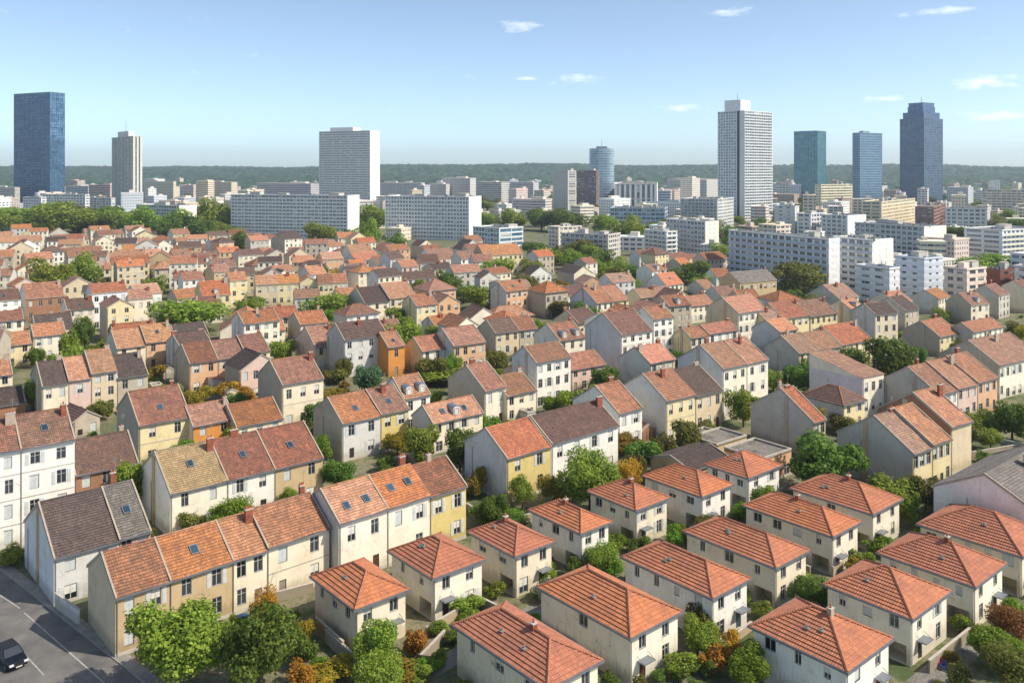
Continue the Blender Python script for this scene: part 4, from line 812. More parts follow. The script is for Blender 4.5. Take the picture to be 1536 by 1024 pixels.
block(1540,286,1473,1600,322,60,'far cream banded block at the right edge',wall=(222,208,190),fh=3.2,sp=.5,bayl=5,bayf=5,pier=.6,plant=1)
block(1188,276,1159,1192,303,70,'white banded block between the white tower and the teal tower',wall=(222,224,222),fh=3.2,sp=.5,bayl=5,pier=.8,plant=2)
block(128,293,64,131,325,74,'long white office building in front of the dark blue tower',wall=(216,218,218),fh=3.1,sp=.5,bayl=4,pier=.8,plant=2,name='office_building',cat='office building')
block(62,297,35,65,328,68,'white wing at the very foot of the dark blue tower',wall=(216,218,220),fh=3.1,sp=.5,bayl=4,pier=.8,plant=1,name='office_building',cat='office building')
block(167,298,131,170,323,74,'pale office building just left of the ribbed tower\'s foot',wall=(204,206,208),fh=3.1,sp=.45,bayl=4,pier=.8,plant=1,name='office_building',cat='office building')
FB=[(165,278,133,168,305,75,(214,190,180),'pinkish far block between the dark tower and the ribbed tower',1),(132,280,98,134,304,75,(198,202,208),'grey far building right behind the dark blue tower',1),
(260,273,215,264,300,60,(226,216,196),'cream far block right of the ribbed tower',0),(312,272,294,321,308,45,(240,222,190),'sunny cream block above the left trees, taller one',1),(347,274,322,356,304,50,(228,214,190),'cream far block next to the sunny taller one',0),
(466,276,385,478,306,74,(200,196,200),'wide far grey block left of the broad tower',1),(632,275,572,637,305,70,(206,204,204),'far grey block right of the broad tower',0),(669,277,641,675,305,66,(212,208,204),'far pale block with thin windows past the slab blocks',2),
(705,268,664,714,305,64,(214,210,206),'taller far grey-white block with light stair tower above the right slab block',0),(752,274,714,764,308,60,(210,206,200),'far white block with lit balconies near the centre',1),(800,274,765,808,306,60,(204,204,206),'far grey-white block left of the slim cream one',0),
(1060,270,1000,1078,300,60,(210,208,202),'far pale block left behind the tallest white tower',0),(1038,268,1020,1050,312,50,(222,216,204),'white twin-like far block left of the tallest white tower',2),(818,300,770,828,330,62,(216,206,196),'pale terrace-like building above the central trees',1),
(1452,282,1420,1460,312,50,(196,202,206),'small grey far block right of the stepped tower',0),(22,282,-20,30,312,60,(210,204,196),'far cream block left of the dark blue tower',1)]
for (xc,yt,xl,xr,yb,a,col,lb,st) in FB: fbox(xc,yt,xl,xr,yb,a,col,lb,st)
# ================================================================ TREES AND SHRUBS the photograph shows
TD=[(262,1040,150,148,'green','big bright green tree at the bottom left in front of the tan houses'),(392,1050,120,150,'dark','big dark green tree in the bottom left corner group, right of the bright one'),(345,985,34,54,'rust','reddish-brown tree between the two big bottom left trees'),
(88,806,70,72,'autumn','yellow-brown tree in front of the four-storey white house'),(196,770,52,88,'green','green tree beside the brown house'),(346,806,76,66,'bright','bright green tree below the white middle house'),
(505,742,50,58,'dark','dark tree in the gap right of the tan end house'),(430,774,34,48,'green','small tree in front of the tan end house'),(357,672,52,46,'green','tree in front of the low cream house'),
(632,702,56,70,'green','green garden tree below the cream house with a zinc dormer'),(690,712,52,76,'dark','dark garden tree left of the white gable of the yellow-fronted house'),(885,762,92,92,'green','large bushy tree between the long white house and the hipped houses'),
(943,745,40,62,'autumn','orange autumn tree right of the large bushy tree'),(966,712,56,58,'dark','dark tree behind the orange autumn tree'),(784,762,38,52,'green','climbing green tree before the yellow facade'),(832,758,44,56,'mixed','yellow-green tree between the yellow facade and the large bushy tree'),
(1030,688,46,66,'olive','olive-green tree in front of the tall grey-gabled yellow house'),(858,622,52,42,'green','green tree below the white three-storey house'),(826,622,30,30,'bright','small light green tree at the foot of the white three-storey house'),(906,590,44,46,'dark','dark tree below the blank white gable'),
(1115,640,48,62,'green','green tree before the tall cream house\'s right half'),(1240,742,104,96,'dark','big dark round tree behind the hipped houses'),(1330,768,74,56,'green','green trees growing against the large grey gable'),(1388,768,52,60,'olive','bushy tree beneath the yellow-pillared houses'),
(1337,580,74,86,'dark','largest dark tree in the right half of the old town'),(1282,564,44,50,'dark','dark tree joined left of the largest dark tree'),(1197,590,46,50,'dark','round tree behind the small yellow pole house'),(1160,588,30,40,'green','tree right of the tall cream house'),
(1518,660,50,64,'dark','large dark tree at the right edge beside the striped trio'),(1470,652,52,40,'green','garden tree with red flowers nearby, in front of the striped trio'),(551,596,44,54,'blue','bluish-green tree in front of the grey three-storey house'),
(278,500,94,58,'green','wide green tree right of the tall bluish-white house'),(70,442,62,58,'green','left one of the two big trees above the brown-storeyed house'),(128,428,46,50,'green','right one of the two big trees above the brown-storeyed house'),
(127,530,30,66,'dark','tall narrow tree beside the tall bluish-white house'),(104,548,28,60,'green','narrow tree in the lane right of the cream orange-roofed house'),(422,548,44,42,'green','tree left of the pink gable'),(490,480,56,44,'green','tree in front of the long yellow terrace'),
(366,382,40,38,'dark','dark tree in front of the left slab block\'s left corner'),(322,352,56,56,'green','tall green tree left of the left slab block'),(480,368,40,38,'green','tree in front of the left slab block'),(518,372,26,30,'dark','small tree below the cream end of the left slab block'),
(550,372,32,46,'green','tree between the two slab blocks'),(560,352,40,50,'green','taller tree right behind the gap of the slab blocks'),(592,378,32,30,'dark','dark tree below the right slab block'),(747,428,50,44,'green','round green tree in front of the long yellow three-storey house'),
(25,345,46,36,'green','tree at the far left end of the tree belt'),(94,352,74,50,'green','wide tree below the dark blue tower'),(150,342,36,32,'dark','small tree between the dark tower and the ribbed tower'),(178,350,40,40,'green','tree below the ribbed tower'),
(212,352,44,44,'green','tree right of the ribbed tower\'s foot'),(250,358,38,36,'dark','last tree of the left belt near the low slab block'),(120,350,34,36,'olive','olive tree in the middle of the left belt'),(668,446,42,42,'dark','tree left of the grey three-storey house by the round tree'),(630,446,30,28,'green','small tree right of the bluish-white patched house'),
(745,560,38,40,'olive','tree right of the two-tone peach house'),(610,500,26,30,'green','tree below the yellow house with red roof'),(650,512,24,28,'green','second small tree below the yellow red-roofed house'),(592,490,28,32,'green','small tree under the yellow orange-roofed house'),(990,566,32,38,'green','tree below the slim white house'),(1015,556,26,36,'dark','dark tree right of the slim white house'),
(1040,426,54,36,'dark','wide tree right of the steep orange roof'),(940,370,48,50,'green','bright tree at the right end of the central tree belt'),(905,352,36,34,'green','tree in the central belt left of the bright one'),(850,348,56,38,'dark','dark tree in the central tree belt'),(812,346,40,36,'dark','tree at the left part of the central belt'),
(770,344,40,34,'green','tree above the low glazed building'),(732,342,26,26,'green','leftmost tree of the central belt by the right slab block'),(1020,760,30,22,'bright','small bright tree between two hipped houses'),(1380,446,32,30,'green','tree beneath the pink-beige block'),(842,478,30,30,'olive','small tree below the stone hipped house'),
(1395,408,24,28,'green','tree below the ribbed cream end'),(1412,484,26,26,'green','tree at the grey gables below the brick block'),(50,620,26,60,'green','green tree left of the four-house row'),(1502,1010,80,70,'bright','bright green tree in the lower right corner'),(1520,968,60,70,'rust','brown-red tree in the lower right corner'),(1478,985,40,50,'green','green tree right of the house with red garden chairs')]
for i in range(16):
    x=[4,48,70,118,140,164,196,226,262,298,336,305,12,60,86,108,758,790,826,838,866,886,918,956,972,700][i]; y=[350,349,346,348,345,346,347,349,352,357,360,346,341,340,338,340,338,338,338,352,356,340,362,374,384,338][i]
    TD.append((x,y,[44,38,50][i%3],[34,28,40][i%3],['green','dark','green','olive'][i%4],['light','rounded','dense','broad'][i%4]+' belt tree '+(['just below the dark tower','left of the ribbed tower','right of the ribbed tower','by the low slab block'][i%4] if i<16 else ['above the glazed low building','over the low weathered building','left of the balcony blocks','in the central belt'][i%4])+', '+['front','middle','rear','outer','inner','upper','lower'][i//4]+' one'))
for (x,y,w,h,lf,lb) in TD: tree(x,y,w,h,lf,lb)
for i,(x,y) in enumerate([(800,392),(822,400),(842,398),(862,404),(880,412),(900,420),(918,430),(934,440),(905,404),(886,396),(868,388),(925,415),(945,428),(800,418),(792,440),(945,446)]):
    tree(x,y,34,32,['dark','green','olive','green'][i%4],'tree of the diagonal tree belt, '+['first','second','third','fourth','fifth','sixth','seventh','eighth'][i%8]+(' along its lower edge' if i<8 else ' in its upper rows'),group='diagonal tree belt')
SD=[(455,1000,50,50,'dark','dark shrub left of the front-left hipped house'),(500,1018,70,34,'yellow','yellow shrub at the foot of the front-left hipped house'),(585,1022,90,42,'mixed','large yellow-green shrub at the bottom edge'),(622,985,44,46,'autumn','orange shrub right of the front-left hipped house'),
(452,1030,50,40,'autumn','orange-brown shrub at the bottom edge left of the yellow one'),(570,985,26,40,'green','upright green shrub against the front-left hipped house'),(655,955,30,30,'green','shrub at the corner of the second hipped house'),(702,920,56,28,'green','leafy shrub before the second hipped house'),
(725,790,60,44,'green','green hedge-like shrub in the lane behind the small hipped house'),(715,745,34,50,'mixed','yellow-green shrub against the white gable'),(760,790,50,34,'bright','light shrub in the lane near the small hipped house'),(675,800,44,42,'green','shrub right below the mustard-walled house'),
(860,800,46,36,'dark','dark shrub behind the half-hidden hipped house'),(820,870,36,30,'green','shrub between the small and the half-hidden hipped houses'),(915,860,34,30,'bright','bright shrub between hipped houses of the left file'),(1110,778,40,24,'bright','bright shrub right of the hipped house by the shed'),
(1020,810,24,24,'green','little shrub at the wall of the long middle hipped house'),(1050,960,60,60,'olive','tall olive shrub between the blank-sided and the long hipped house'),(1020,1015,60,40,'green','green shrub at the bottom edge right of the blank-sided house'),(1075,1010,50,46,'autumn','orange shrub at the bottom edge centre-right'),(1080,985,30,26,'green','round green shrub before the long middle hipped house'),
(1140,930,36,34,'green','shrub right of the long middle hipped house'),(1295,850,36,26,'green','shrub between the tree-foot hipped house and its neighbour'),(1320,828,46,26,'bright','low bright shrub before the tree-foot hipped house'),(1365,790,34,56,'green','climbing shrub right of the tree-foot hipped house'),(1225,905,30,24,'bright','grass-green shrub in the yard of the carport house'),
(1440,950,40,34,'green','shrub in the yard right of the red-chair house'),(1515,930,40,40,'bright','light shrub at the right edge below the white-gable neighbour'),(285,800,46,40,'olive','olive shrub below the mustard-roofed house'),(340,600,50,34,'autumn','orange shrub before the peach trio'),(302,604,40,28,'yellow','yellow shrub left of the peach trio\'s orange shrub'),
(372,602,32,26,'autumn','orange shrub at the right of the peach trio'),(232,572,36,28,'yellow','yellow shrub below the cream orange-roofed house pair'),(655,575,90,26,'green','long green hedge-like shrub below the yellow-gabled house'),(500,575,50,24,'olive','olive shrub under the tan pink-gabled house'),(560,742,40,32,'olive','shrub behind the tall white pair, left part'),
(600,730,44,28,'green','shrub behind the tall white pair, middle'),(575,706,34,24,'dark','dark shrub before the ochre house'),(500,600,60,22,'mixed','yellowish shrub in the gardens left of the bluish tree'),(930,680,44,30,'green','shrub under the narrow white house'),(1000,690,40,26,'green','shrub left of the olive-green tree'),(1060,650,40,20,'olive','shrub on the terrace of the dark-roofed beige house'),
(1265,650,46,30,'olive','shrub at the foot of the brown hipped roof'),(1440,650,40,36,'green','shrub left of the red-flower garden tree'),(1472,640,16,16,'rust','red-flowering shrub in the garden before the striped trio'),(1270,568,40,20,'green','green shrub between yellow terrace and dark trees'),(1310,790,60,24,'dark','dark shrub along the large grey gable'),(1410,800,60,36,'olive','shrub in front of the windowless white gable'),
(60,800,46,30,'mixed','shrub at the foot of the four-storey white house'),(20,842,46,26,'green','shrub on the verge by the street at the left edge'),(230,760,30,26,'dark','shrub right of the brown-house tree'),(640,1010,44,30,'bright','bright shrub at the bottom edge left of the cut-off hipped house'),(1165,985,40,30,'dark','dark shrub at the left of the lower right hipped house'),(400,880,40,18,'olive','shrub in the front yard of the narrow cream house'),(450,870,30,16,'green','shrub in the yard of the cream red-roofed house')]
for (x,y,w,h,lf,lb) in SD: shrub(x,y,w,h,lf,lb)
# ---- garden walls
GW=[((700,905),(860,985),1.6,'stone','long garden wall between the second and the bottom-edge hipped houses'),((632,1000),(668,962),1.3,'stone','garden wall beside the orange shrub'),((640,812),(700,770),1.6,'stone','garden wall right of the mustard-walled house'),((700,770),(735,792),1.6,'pale grey','pale garden wall curving down to the small hipped house'),
 ((1395,1010),(1462,955),1.4,'stone','garden wall in front of the red-chair house'),((1250,865),(1282,840),1.3,'beige','beige wall closing the carport yard'),((1215,905),(1235,935),1.3,'beige','beige wall between two hipped houses of the right file'),((405,905),(470,888),1.2,'stone','low wall of the front yard before the cream houses'),
 ((82,912),(117,938),1.9,'white','white wall between the grey gabled house and the tan corner house'),((1090,975),(1128,945),1.0,'beige','low beige wall beside the round green shrub'),((1450,690),(1536,676),1.4,'stone','garden wall below the striped trio'),((905,790),(935,800),1.2,'beige','short wall behind the bushy-tree hipped house'),((1130,760),(1175,742),1.2,'beige','wall before the farthest hipped house'),((1030,790),(1062,775),1.1,'beige','wall between the ranks of hipped houses'),((640,955),(690,925),1.1,'beige','low wall before the second hipped house'),((868,905),(905,885),1.1,'stone','short wall behind the blank-sided hipped house')]
for p,q,h,m,lb in GW: wallseg(p,q,h,lb,m)
# ================================================================ GROUND, STREET, HILLS
gm=NT('ground_soil'); tc=gm.nd('ShaderNodeTexCoord'); P=tc.outputs['Object']
n1=gm.noise(P,.02,6,.7); n2=gm.noise(P,.12,5,.7); n3=gm.noise(P,1.1,5,.75)
k=gm.mix(gm.ramp(n2,[(.42,0.),(.52,1.)]),lin(74,90,46),lin(132,124,98)); k=gm.mix(gm.ramp(n1,[(.5,0.),(.6,1.)]),k,lin(104,108,80)); k=gm.mix(gm.ramp(n3,[(.45,0.),(.7,1.)]),k,lin(66,76,40))
gm.ln(k,gm.p.inputs['Base Color']); gm.p.inputs['Roughness'].default_value=.95; gm.bump(n3,.6,.15)
b=MB(); b.face([(-5900,-250,0),(5900,-250,0),(5900,6000,0),(-5900,6000,0)]); g=b.build('ground',gm.m); g['kind']='structure'
asph=NT('asphalt'); tc=asph.nd('ShaderNodeTexCoord'); P=tc.outputs['Object']; a1=asph.noise(P,.35,5,.65); a2=asph.noise(P,9.,3,.7)
k=asph.mix(asph.ramp(a1,[(.35,0.),(.65,1.)]),lin(96,94,93),lin(124,120,116)); k=asph.mix(asph.ramp(a2,[(.55,0.),(.75,1.)]),k,lin(74,73,73)); asph.ln(k,asph.p.inputs['Base Color']); asph.p.inputs['Roughness'].default_value=.9; asph.bump(a2,.4,.02)
K0=Vector((*G(-60,808),0)); K1=Vector((*G(215,1024),0)); dr=(K1-K0).normalized(); nr=Vector((-dr.y,dr.x,0)); 
if nr.x>0: nr=-nr
def strip(name,o0,o1,z,mat,s0=-40,s1=30,kind='structure',thick=0):
    A=K0+dr*s0; B=K1+dr*s1; L=(B-A).length; m=MB(); pts=[A+nr*o0,B+nr*o0,B+nr*o1,A+nr*o1]; pts=[Vector((p.x,p.y,z)) for p in pts]
    cr=(pts[1]-pts[0]).cross(pts[2]-pts[0]).z
    if cr<0: pts=pts[::-1]
    m.face(pts)
    if thick:
        for i in range(4): p,q=pts[i],pts[(i+1)%4]; m.face([p-Vector((0,0,thick)),q-Vector((0,0,thick)),q,p])
    o=m.build(name,mat); o['kind']=kind; return o
strip('road',0,16,.004,asph.m); PAVE=mixed('pavement',(150,146,140),(128,124,118),(164,160,152),.6,4.); KERB=stucco((176,172,164))
strip('pavement',-1.5,-.15,.12,PAVE,thick=.12); strip('kerb',-.15,0,.14,KERB,thick=.14)
PM=mixed('road_paint',(186,184,176),(158,156,150),(118,116,112),1.,7.)
A0=Vector((*G(-20,880),0))
def line(name,p,q,w):
    a,b_=Vector((*G(*p),.008)),Vector((*G(*q),.008)); d=(b_-a).normalized(); n=Vector((-d.y,d.x,0))*w/2; m=MB(); m.face([a-n,b_-n,b_+n,a+n]); o=m.build(name,PM); o['kind']='structure'
line('road_marking',(36,918),(175,1040),.16); line('road_marking',(-40,866),(30,912),.14); line('road_marking',(40,984),(66,1012),.16)
# back lanes glimpsed between the rows
def lane(name,pts,w):
    m=MB(); V_=[Vector((*G(*p),.004)) for p in pts]
    for p,q in zip(V_,V_[1:]):
        d=(q-p).normalized(); n=Vector((-d.y,d.x,0))*w/2; m.face([p-n,q-n,q+n,p+n])
    o=m.build(name,mixed('lane_surface',(134,130,124),(112,108,102),(150,146,138),.5,3.)); o['kind']='structure'
lane('lane',[(640,1010),(760,935),(880,880)],2.6); lane('lane',[(1380,1030),(1480,950)],3.0); lane('lane',[(100,520),(112,600)],3.2)
# wooded hills
def hills():
    xs=np.arange(-3900,3901,9.); ys=np.arange(2050,4700,13.); Xg,Yg=np.meshgrid(xs,ys)
    s=np.clip((Yg-2300)/2000,0,1); s=s*s*(3-2*s); base=s*(55+7*np.sin(Xg/900+1)+4*np.sin(Xg/330+2)+3*np.sin(Xg/140))-1.2
    m=MB(); xs2=np.arange(-3950,3951,100.); ys2=np.arange(2000,4751,100.)
    def hz(x,y): q=min(max((y-2300)/2000,0),1); q=q*q*(3-2*q); return q*(55+7*math.sin(x/900+1)+4*math.sin(x/330+2)+3*math.sin(x/140))-1.2
    for i in range(len(xs2)-1):
        for j in range(len(ys2)-1):
            m.face([(xs2[i+a],ys2[j+b_],hz(xs2[i+a],ys2[j+b_])) for a,b_ in ((0,0),(1,0),(1,1),(0,1))])
    h=m.build('hills',mixed('hill_soil',(70,84,48),(84,92,56),(60,70,42),.02,.1)); h['kind']='structure'
    cs=24.; ci=np.floor(Xg/cs); cj=np.floor(Yg/cs); hh=np.zeros_like(Xg)
    fr=lambda v:v-np.floor(v)
    for a in(-1,0,1):
        for b_ in(-1,0,1):
            u,v=ci+a,cj+b_; r1=fr(np.sin(u*127.1+v*311.7)*43758.5); r2=fr(np.sin(u*269.5+v*183.3)*43758.5); r3=fr(np.sin(u*91.7+v*57.3)*43758.5)
            d2=((u+r1)*cs-Xg)**2+((v+r2)*cs-Yg)**2; hh=np.maximum(hh,np.sqrt(np.clip(1-d2/19**2,0,1))*(8+15*r3))
    g=np.random.default_rng(4); Z=base+3+hh+g.normal(size=Xg.shape)*.9+3*np.sin(Xg/57)*np.sin(Yg/83); Z[0,:]=-1
    V_=np.stack([Xg+g.normal(size=Xg.shape)*2,Yg+g.normal(size=Xg.shape)*2,Z],-1).reshape(-1,3); ny,nx=Xg.shape
    I=(np.arange(ny-1)[:,None]*nx+np.arange(nx-1)[None,:]).ravel(); Q=np.stack([I,I+1,I+1+nx,I+nx],1)
    me=bpy.data.meshes.new('woods'); me.vertices.add(len(V_)); me.vertices.foreach_set('co',V_.ravel()); n=len(Q); me.loops.add(4*n); me.loops.foreach_set('vertex_index',Q.ravel()); me.polygons.add(n); me.polygons.foreach_set('loop_start',np.arange(0,4*n,4)); me.polygons.foreach_set('loop_total',np.full(n,4)); me.update()
    me.materials.append(mixed('woodland',(52,80,62),(36,60,52),(78,100,78),.012,.05)); o=link('woods',me); o['kind']='stuff'; o['label']='dense wooded hills along the horizon'
hills()
# ================================================================ parked car, bins, garden furniture
def carbuild(px,py,ang,col,label):
    X,Y=G(px,py); root=empty('parked_car',(X,Y,.004),ang); root.scale=(1.2,1.2,1.2); tag(root,label,'car')
    paint=plain(col,.25,.4,'car_paint'); gl=glass(0); ty=plain((26,26,27),.8,.0,'rubber'); rim=plain((150,152,156),.3,.8,'rim_metal')
    sec=[(-2.15,.35,.70,.78),(-2.05,.30,.92,.86),(-1.2,.28,.98,.90),(.0,.27,.98,.91),(1.0,.28,.95,.90),(1.9,.30,.80,.84),(2.15,.36,.62,.74)]
    b=MB(); rings=[]
    for x,z0,z1,w in sec: rings.append([(x,-w*.94,z0),(x,-w,z0+.12),(x,-w,z1-.14),(x,-w*.9,z1),(x,w*.9,z1),(x,w,z1-.14),(x,w,z0+.12),(x,w*.94,z0)])
    for A,B in zip(rings,rings[1:]):
        for k in range(8): b.face([A[k],B[k],B[(k+1)%8],A[(k+1)%8]])
    b.face(rings[0][::-1]); b.face(rings[-1]); b.build('body',paint,root)
    c=MB(); lo=[(-1.85,-.82,.95),(.95,-.84,.94),(.95,.84,.94),(-1.85,.82,.95)]; hi=[(-1.35,-.66,1.44),(.25,-.68,1.45),(.25,.68,1.45),(-1.35,.66,1.44)]
    for k in range(4): c.face([lo[k],lo[(k+1)%4],hi[(k+1)%4],hi[k]])
    c.build('windows',gl,root); r=MB(); r.box(-1.37,-.68,1.44,.27,.68,1.49); 
    for s in(-1,1):
        r.tube([(.97,s*.82,.95),(.26,s*.67,1.46)],.035,5); r.tube([(-1.87,s*.8,.95),(-1.37,s*.66,1.46)],.045,5); r.tube([(-.5,s*.845,.95),(-.5,s*.68,1.46)],.04,5)
    r.build('car_roof',paint,root)
    w=MB(); w.tube([(0,-.11,0),(0,.11,0)],.32,18); wm=w.mesh('wheel',ty); q=MB(); q.tube([(0,-.125,0),(0,.125,0)],.2,12); qm=q.mesh('rim',rim)
    for x in(-1.35,1.35):
        for y in(-.82,.82): o=link('wheel',wm,root,(x,y,.32)); link('rim',qm,o)
    for y in(-.62,.62):
        h=MB(); h.box(2.0,y-.18,.58,2.17,y+.18,.72); h.build('headlight',plain((220,224,228),.1,.0,'lamp_glass'),root); h=MB(); h.box(-2.17,y-.16,.66,-2.02,y+.16,.80); h.build('tail_light',plain((150,20,18),.3,.0,'red_lens'),root)
    g2=MB(); g2.box(2.05,-.38,.42,2.18,.38,.6); g2.build('grille',DARK,root); g2=MB(); g2.box(2.175,-.26,.34,2.19,.26,.44); g2.build('number_plate',WHITE,root)
carbuild(15,992,math.atan2(dr.y,dr.x),(30,36,46),'dark blue-black car parked on the street at the lower left')
carbuild(-30,958,math.atan2(dr.y,dr.x),(60,64,70),'dark car parked behind the other one at the left edge')
def chair(px,py,col,label):
    X,Y=G(px,py); root=empty('garden_chair',(X,Y,0),R(-60)); tag(root,label,'chair','garden chairs'); m=plain(col,.5,.0,'chair_plastic')
    b=MB(); b.box(-.25,-.25,.42,.25,.25,.46); b.build('seat',m,root); b=MB(); b.box(-.25,.22,.5,.25,.26,.95); b.build('backrest',m,root)
    for x in(-.22,.22):
        for y in(-.22,.22): q=MB(); q.box(x-.02,y-.02,0,x+.02,y+.02,.42 if y<0 else .52); q.build('leg',m,root)
chair(1398,1002,(190,40,44),'red garden chair by the door of a hipped house'); chair(1408,998,(200,60,110),'pink garden chair right of the red one'); chair(1415,1004,(60,80,160),'blue garden chair in front of the pink one')
def bin_(px,py,col,label):
    X,Y=G(px,py); root=empty('wheelie_bin',(X,Y,0),R(35)); tag(root,label,'bin'); m=plain(col,.5,.0,'bin_plastic'); b=MB()
    lo=[(-.24,-.28,.08),(.24,-.28,.08),(.24,.28,.08),(-.24,.28,.08)]; hi=[(-.3,-.34,1.0),(.3,-.34,1.0),(.3,.34,1.0),(-.3,.34,1.0)]
    for k in range(4): b.face([lo[k],lo[(k+1)%4],hi[(k+1)%4],hi[k]])
    b.face(lo[::-1]); b.build('bin_body',m,root); b=MB(); b.box(-.33,-.38,1.0,.33,.36,1.07); b.build('lid',m,root)
    w=MB(); w.tube([(-.3,.26,.1),(.3,.26,.1)],.1,10); w.build('wheel',DARK,root)
bin_(360,936,(50,90,150),'blue bin at the foot of the tan second house'); bin_(368,934,(60,110,150),'lighter blue bin right of the other blue bin')
# ================================================================ the rest of the old town: more houses and trees, row by row
ANCH=[]
for o in THINGS:
    if o['category'] in('house','apartment block','apartment tower','office tower','tower') and 'label' in o: ANCH.append(o)
AN=[(640,382,'the house with the steep orange roof')]
AN=[('the tall narrow bluish-white house',165,440),('the broad yellow three-storey house',195,400),('the yellow house with the front gable',463,424),('the grey three-storey house with dark roof',548,508),('the yellow house with one orange dormer',324,444),
 ('the low slab block at the left',250,330),('the left slab block',440,330),('the right slab block',650,330),('the long yellow house by the round tree',755,382),('the barrel-vaulted building',775,435),('the steep orange roof with bluish gable',1000,425),
 ('the long balcony block',1170,390),('the white house with the huge blank gable',945,502),('the peach pointed gable',673,455),('the white terrace block at far left',30,365),('the largest dark tree',1337,535),('the pink-beige block',1445,430),('the four-house row',140,575),('the bluish-white patched house',625,420),
 ('the stone hipped house',838,440),('the dark blue tower',60,300),('the ribbed grey tower',190,300),('the broad banded tower',524,290),('the round-fronted tower',902,300),('the tallest white tower',1117,320),('the teal tower',1215,295),('the light blue tower',1300,300),('the dark stepped tower',1382,305)]
ORD=['','second ','third ','fourth ','fifth ','sixth ','seventh ','eighth ','ninth ','tenth ','eleventh ','twelfth ','thirteenth ','fourteenth ','fifteenth ','sixteenth ','seventeenth ','eighteenth ']
PEND=[]
def pend(o,desc,px,py):
    best=min(AN,key=lambda t:(t[1]-px)**2+((t[2]-py)*2.2)**2); dx,dy=px-best[1],(py-best[2])*2.2
    where=('right of' if dx>0 else 'left of') if abs(dx)>abs(dy) else ('below' if dy>0 else 'above')
    PEND.append((desc,where,best[0],math.hypot(dx,dy),o))
def settle():
    d={}
    for p in PEND: d.setdefault(p[:3],[]).append(p)
    for k,v in d.items():
        v.sort(key=lambda p:p[3])
        for i,p in enumerate(v):
            q='' if len(v)==1 else (('nearest ' if i==0 else ORD[min(i,17)]+'nearest '))
            p[4]['label']=' '.join(f"{k[0]}, {q}{k[1]} {k[2]}".split()[:16])
def upper(px):
    for x,y in ((0,356),(300,360),(345,372),(560,372),(720,384),(780,398),(860,410),(960,404),(1000,402),(1080,404),(1110,452),(1290,462),(1420,470),(1450,464),(1700,468)):
        if px<=x: return y
    return 480
fr=random.Random(21); q=150.0; n=0
cand=[]
while q<900:
    p=-700.0+fr.uniform(0,9)
    while p<900:
        a=R(36); u=(math.cos(a),math.sin(a)); dd=q
        w=fr.uniform(7.5,12); X=u[0]*p-u[1]*q*.0; X=p*u[0]-q*u[1]; Y=p*u[1]+q*u[0]
        if Y>150:
            far=Y>430; ww=w*(1.25 if far else 1)
            cand.append((p,q,ww,X,Y)); p+=ww if fr.random()<.84 else ww+fr.uniform(5,12)
        else: p+=10
    q+=18 if q<330 else 21
KINDS=['gable']*7+['hip','front','front']
cand.sort(key=lambda c:c[4])
for (p,q_,w,X,Y) in cand:
    px,py=PX(X,Y,0)
    if not(-60<px<1600) or py<upper(px) or py>600: continue
    a=R(36+fr.uniform(-2,2)+(fr.choice([0,0,0,0,9,-12,-18,5]))); D=fr.uniform(8.5,11); cx=X+math.cos(a)*w/2-math.sin(a)*D/2; cy=Y+math.sin(a)*w/2+math.cos(a)*D/2
    gap=.3 if py<440 else .9
    if hits(cx,cy,a,w/2,D/2,gap): continue
    dens=.93 if py<440 else .86
    if fr.random()>dens:
        lf=fr.choice(['green','dark','green','olive']); s=fr.uniform(.8,1.25)
        t=tree_at(cx,cy,9*s,8.5*s,lf,'x'); pend(t,{'green':'green','dark':'dark green','olive':'olive-green'}[lf]+' tree among the roofs',*PX(cx,cy,5)); continue
    if n>=215: continue
    fl=fr.choice([2,2,2,2,3,3,1,3,4]); h={1:4.2,2:fr.uniform(5.6,7.6),3:fr.uniform(8.6,10.2),4:11.6}[fl]
    wl=fr.choice(['cream','ivory','yellow','beige','white','white','peach','pink','grey','stone','tan','ivory','cream','white','pale grey']); rf=fr.choice(['red','orange','brick','orange','red','tan','brown','pale','rust','dark','brick'])
    kd=fr.choice(KINDS); nm='town_house'
    o=house(X,Y,a,w-.02,D,h,fl,wl,fr.choice([wl,'stone','pale grey']),rf,kd,fr.uniform(26,35),'x',name=nm,group='tile-roofed houses of the old town',chim=fr.choice([1,1,2,2,0]),sky=1 if fr.random()<.2 else 0,dormer=1 if fr.random()<.08 else 0,door=False,ends=(1,1))
    pend(o,f"{ {1:'low',2:'two-storey',3:'three-storey',4:'four-storey'}[fl]} {wl} house with {ROOFNAME[rf]} {'hipped ' if kd=='hip' else ''}roof",*PX(cx,cy,h)); n+=1
print('fill houses',n)
AN+=[('the tan corner house',210,930),('the grey gabled street house',110,860),('the mustard-roofed house',280,760),('the four-storey white house',50,740),('the yellow house with grey gable',245,680),('the tall white skylight pair',580,830),('the light grey one-skylight house',540,670),
('the vivid-roofed yellow-fronted house',790,720),('the long white brown-roofed house',880,690),('the front-left hipped house',540,950),('the tall cream three-storey house',1115,590),('the big dark round tree',1240,690),('the very long grey gable',1160,640),('the yellow-pillared pair',1395,710),
('the windowless white gable',1480,770),('the hipped house with red chairs',1400,980),('the long middle hipped house',1050,930),('the blank-sided hipped house',960,990),('the peach trio',340,570),('the lone tall cream house',455,610),('the striped trio',1450,620),('the farthest hipped house',1120,740)]
LN={'green':'green','dark':'dark green','olive':'olive-green','bright':'light green','autumn':'orange','yellow':'yellowish','mixed':'yellow-green','rust':'reddish','silver':'silvery'}
gr=random.Random(33); nt_=ns_=0
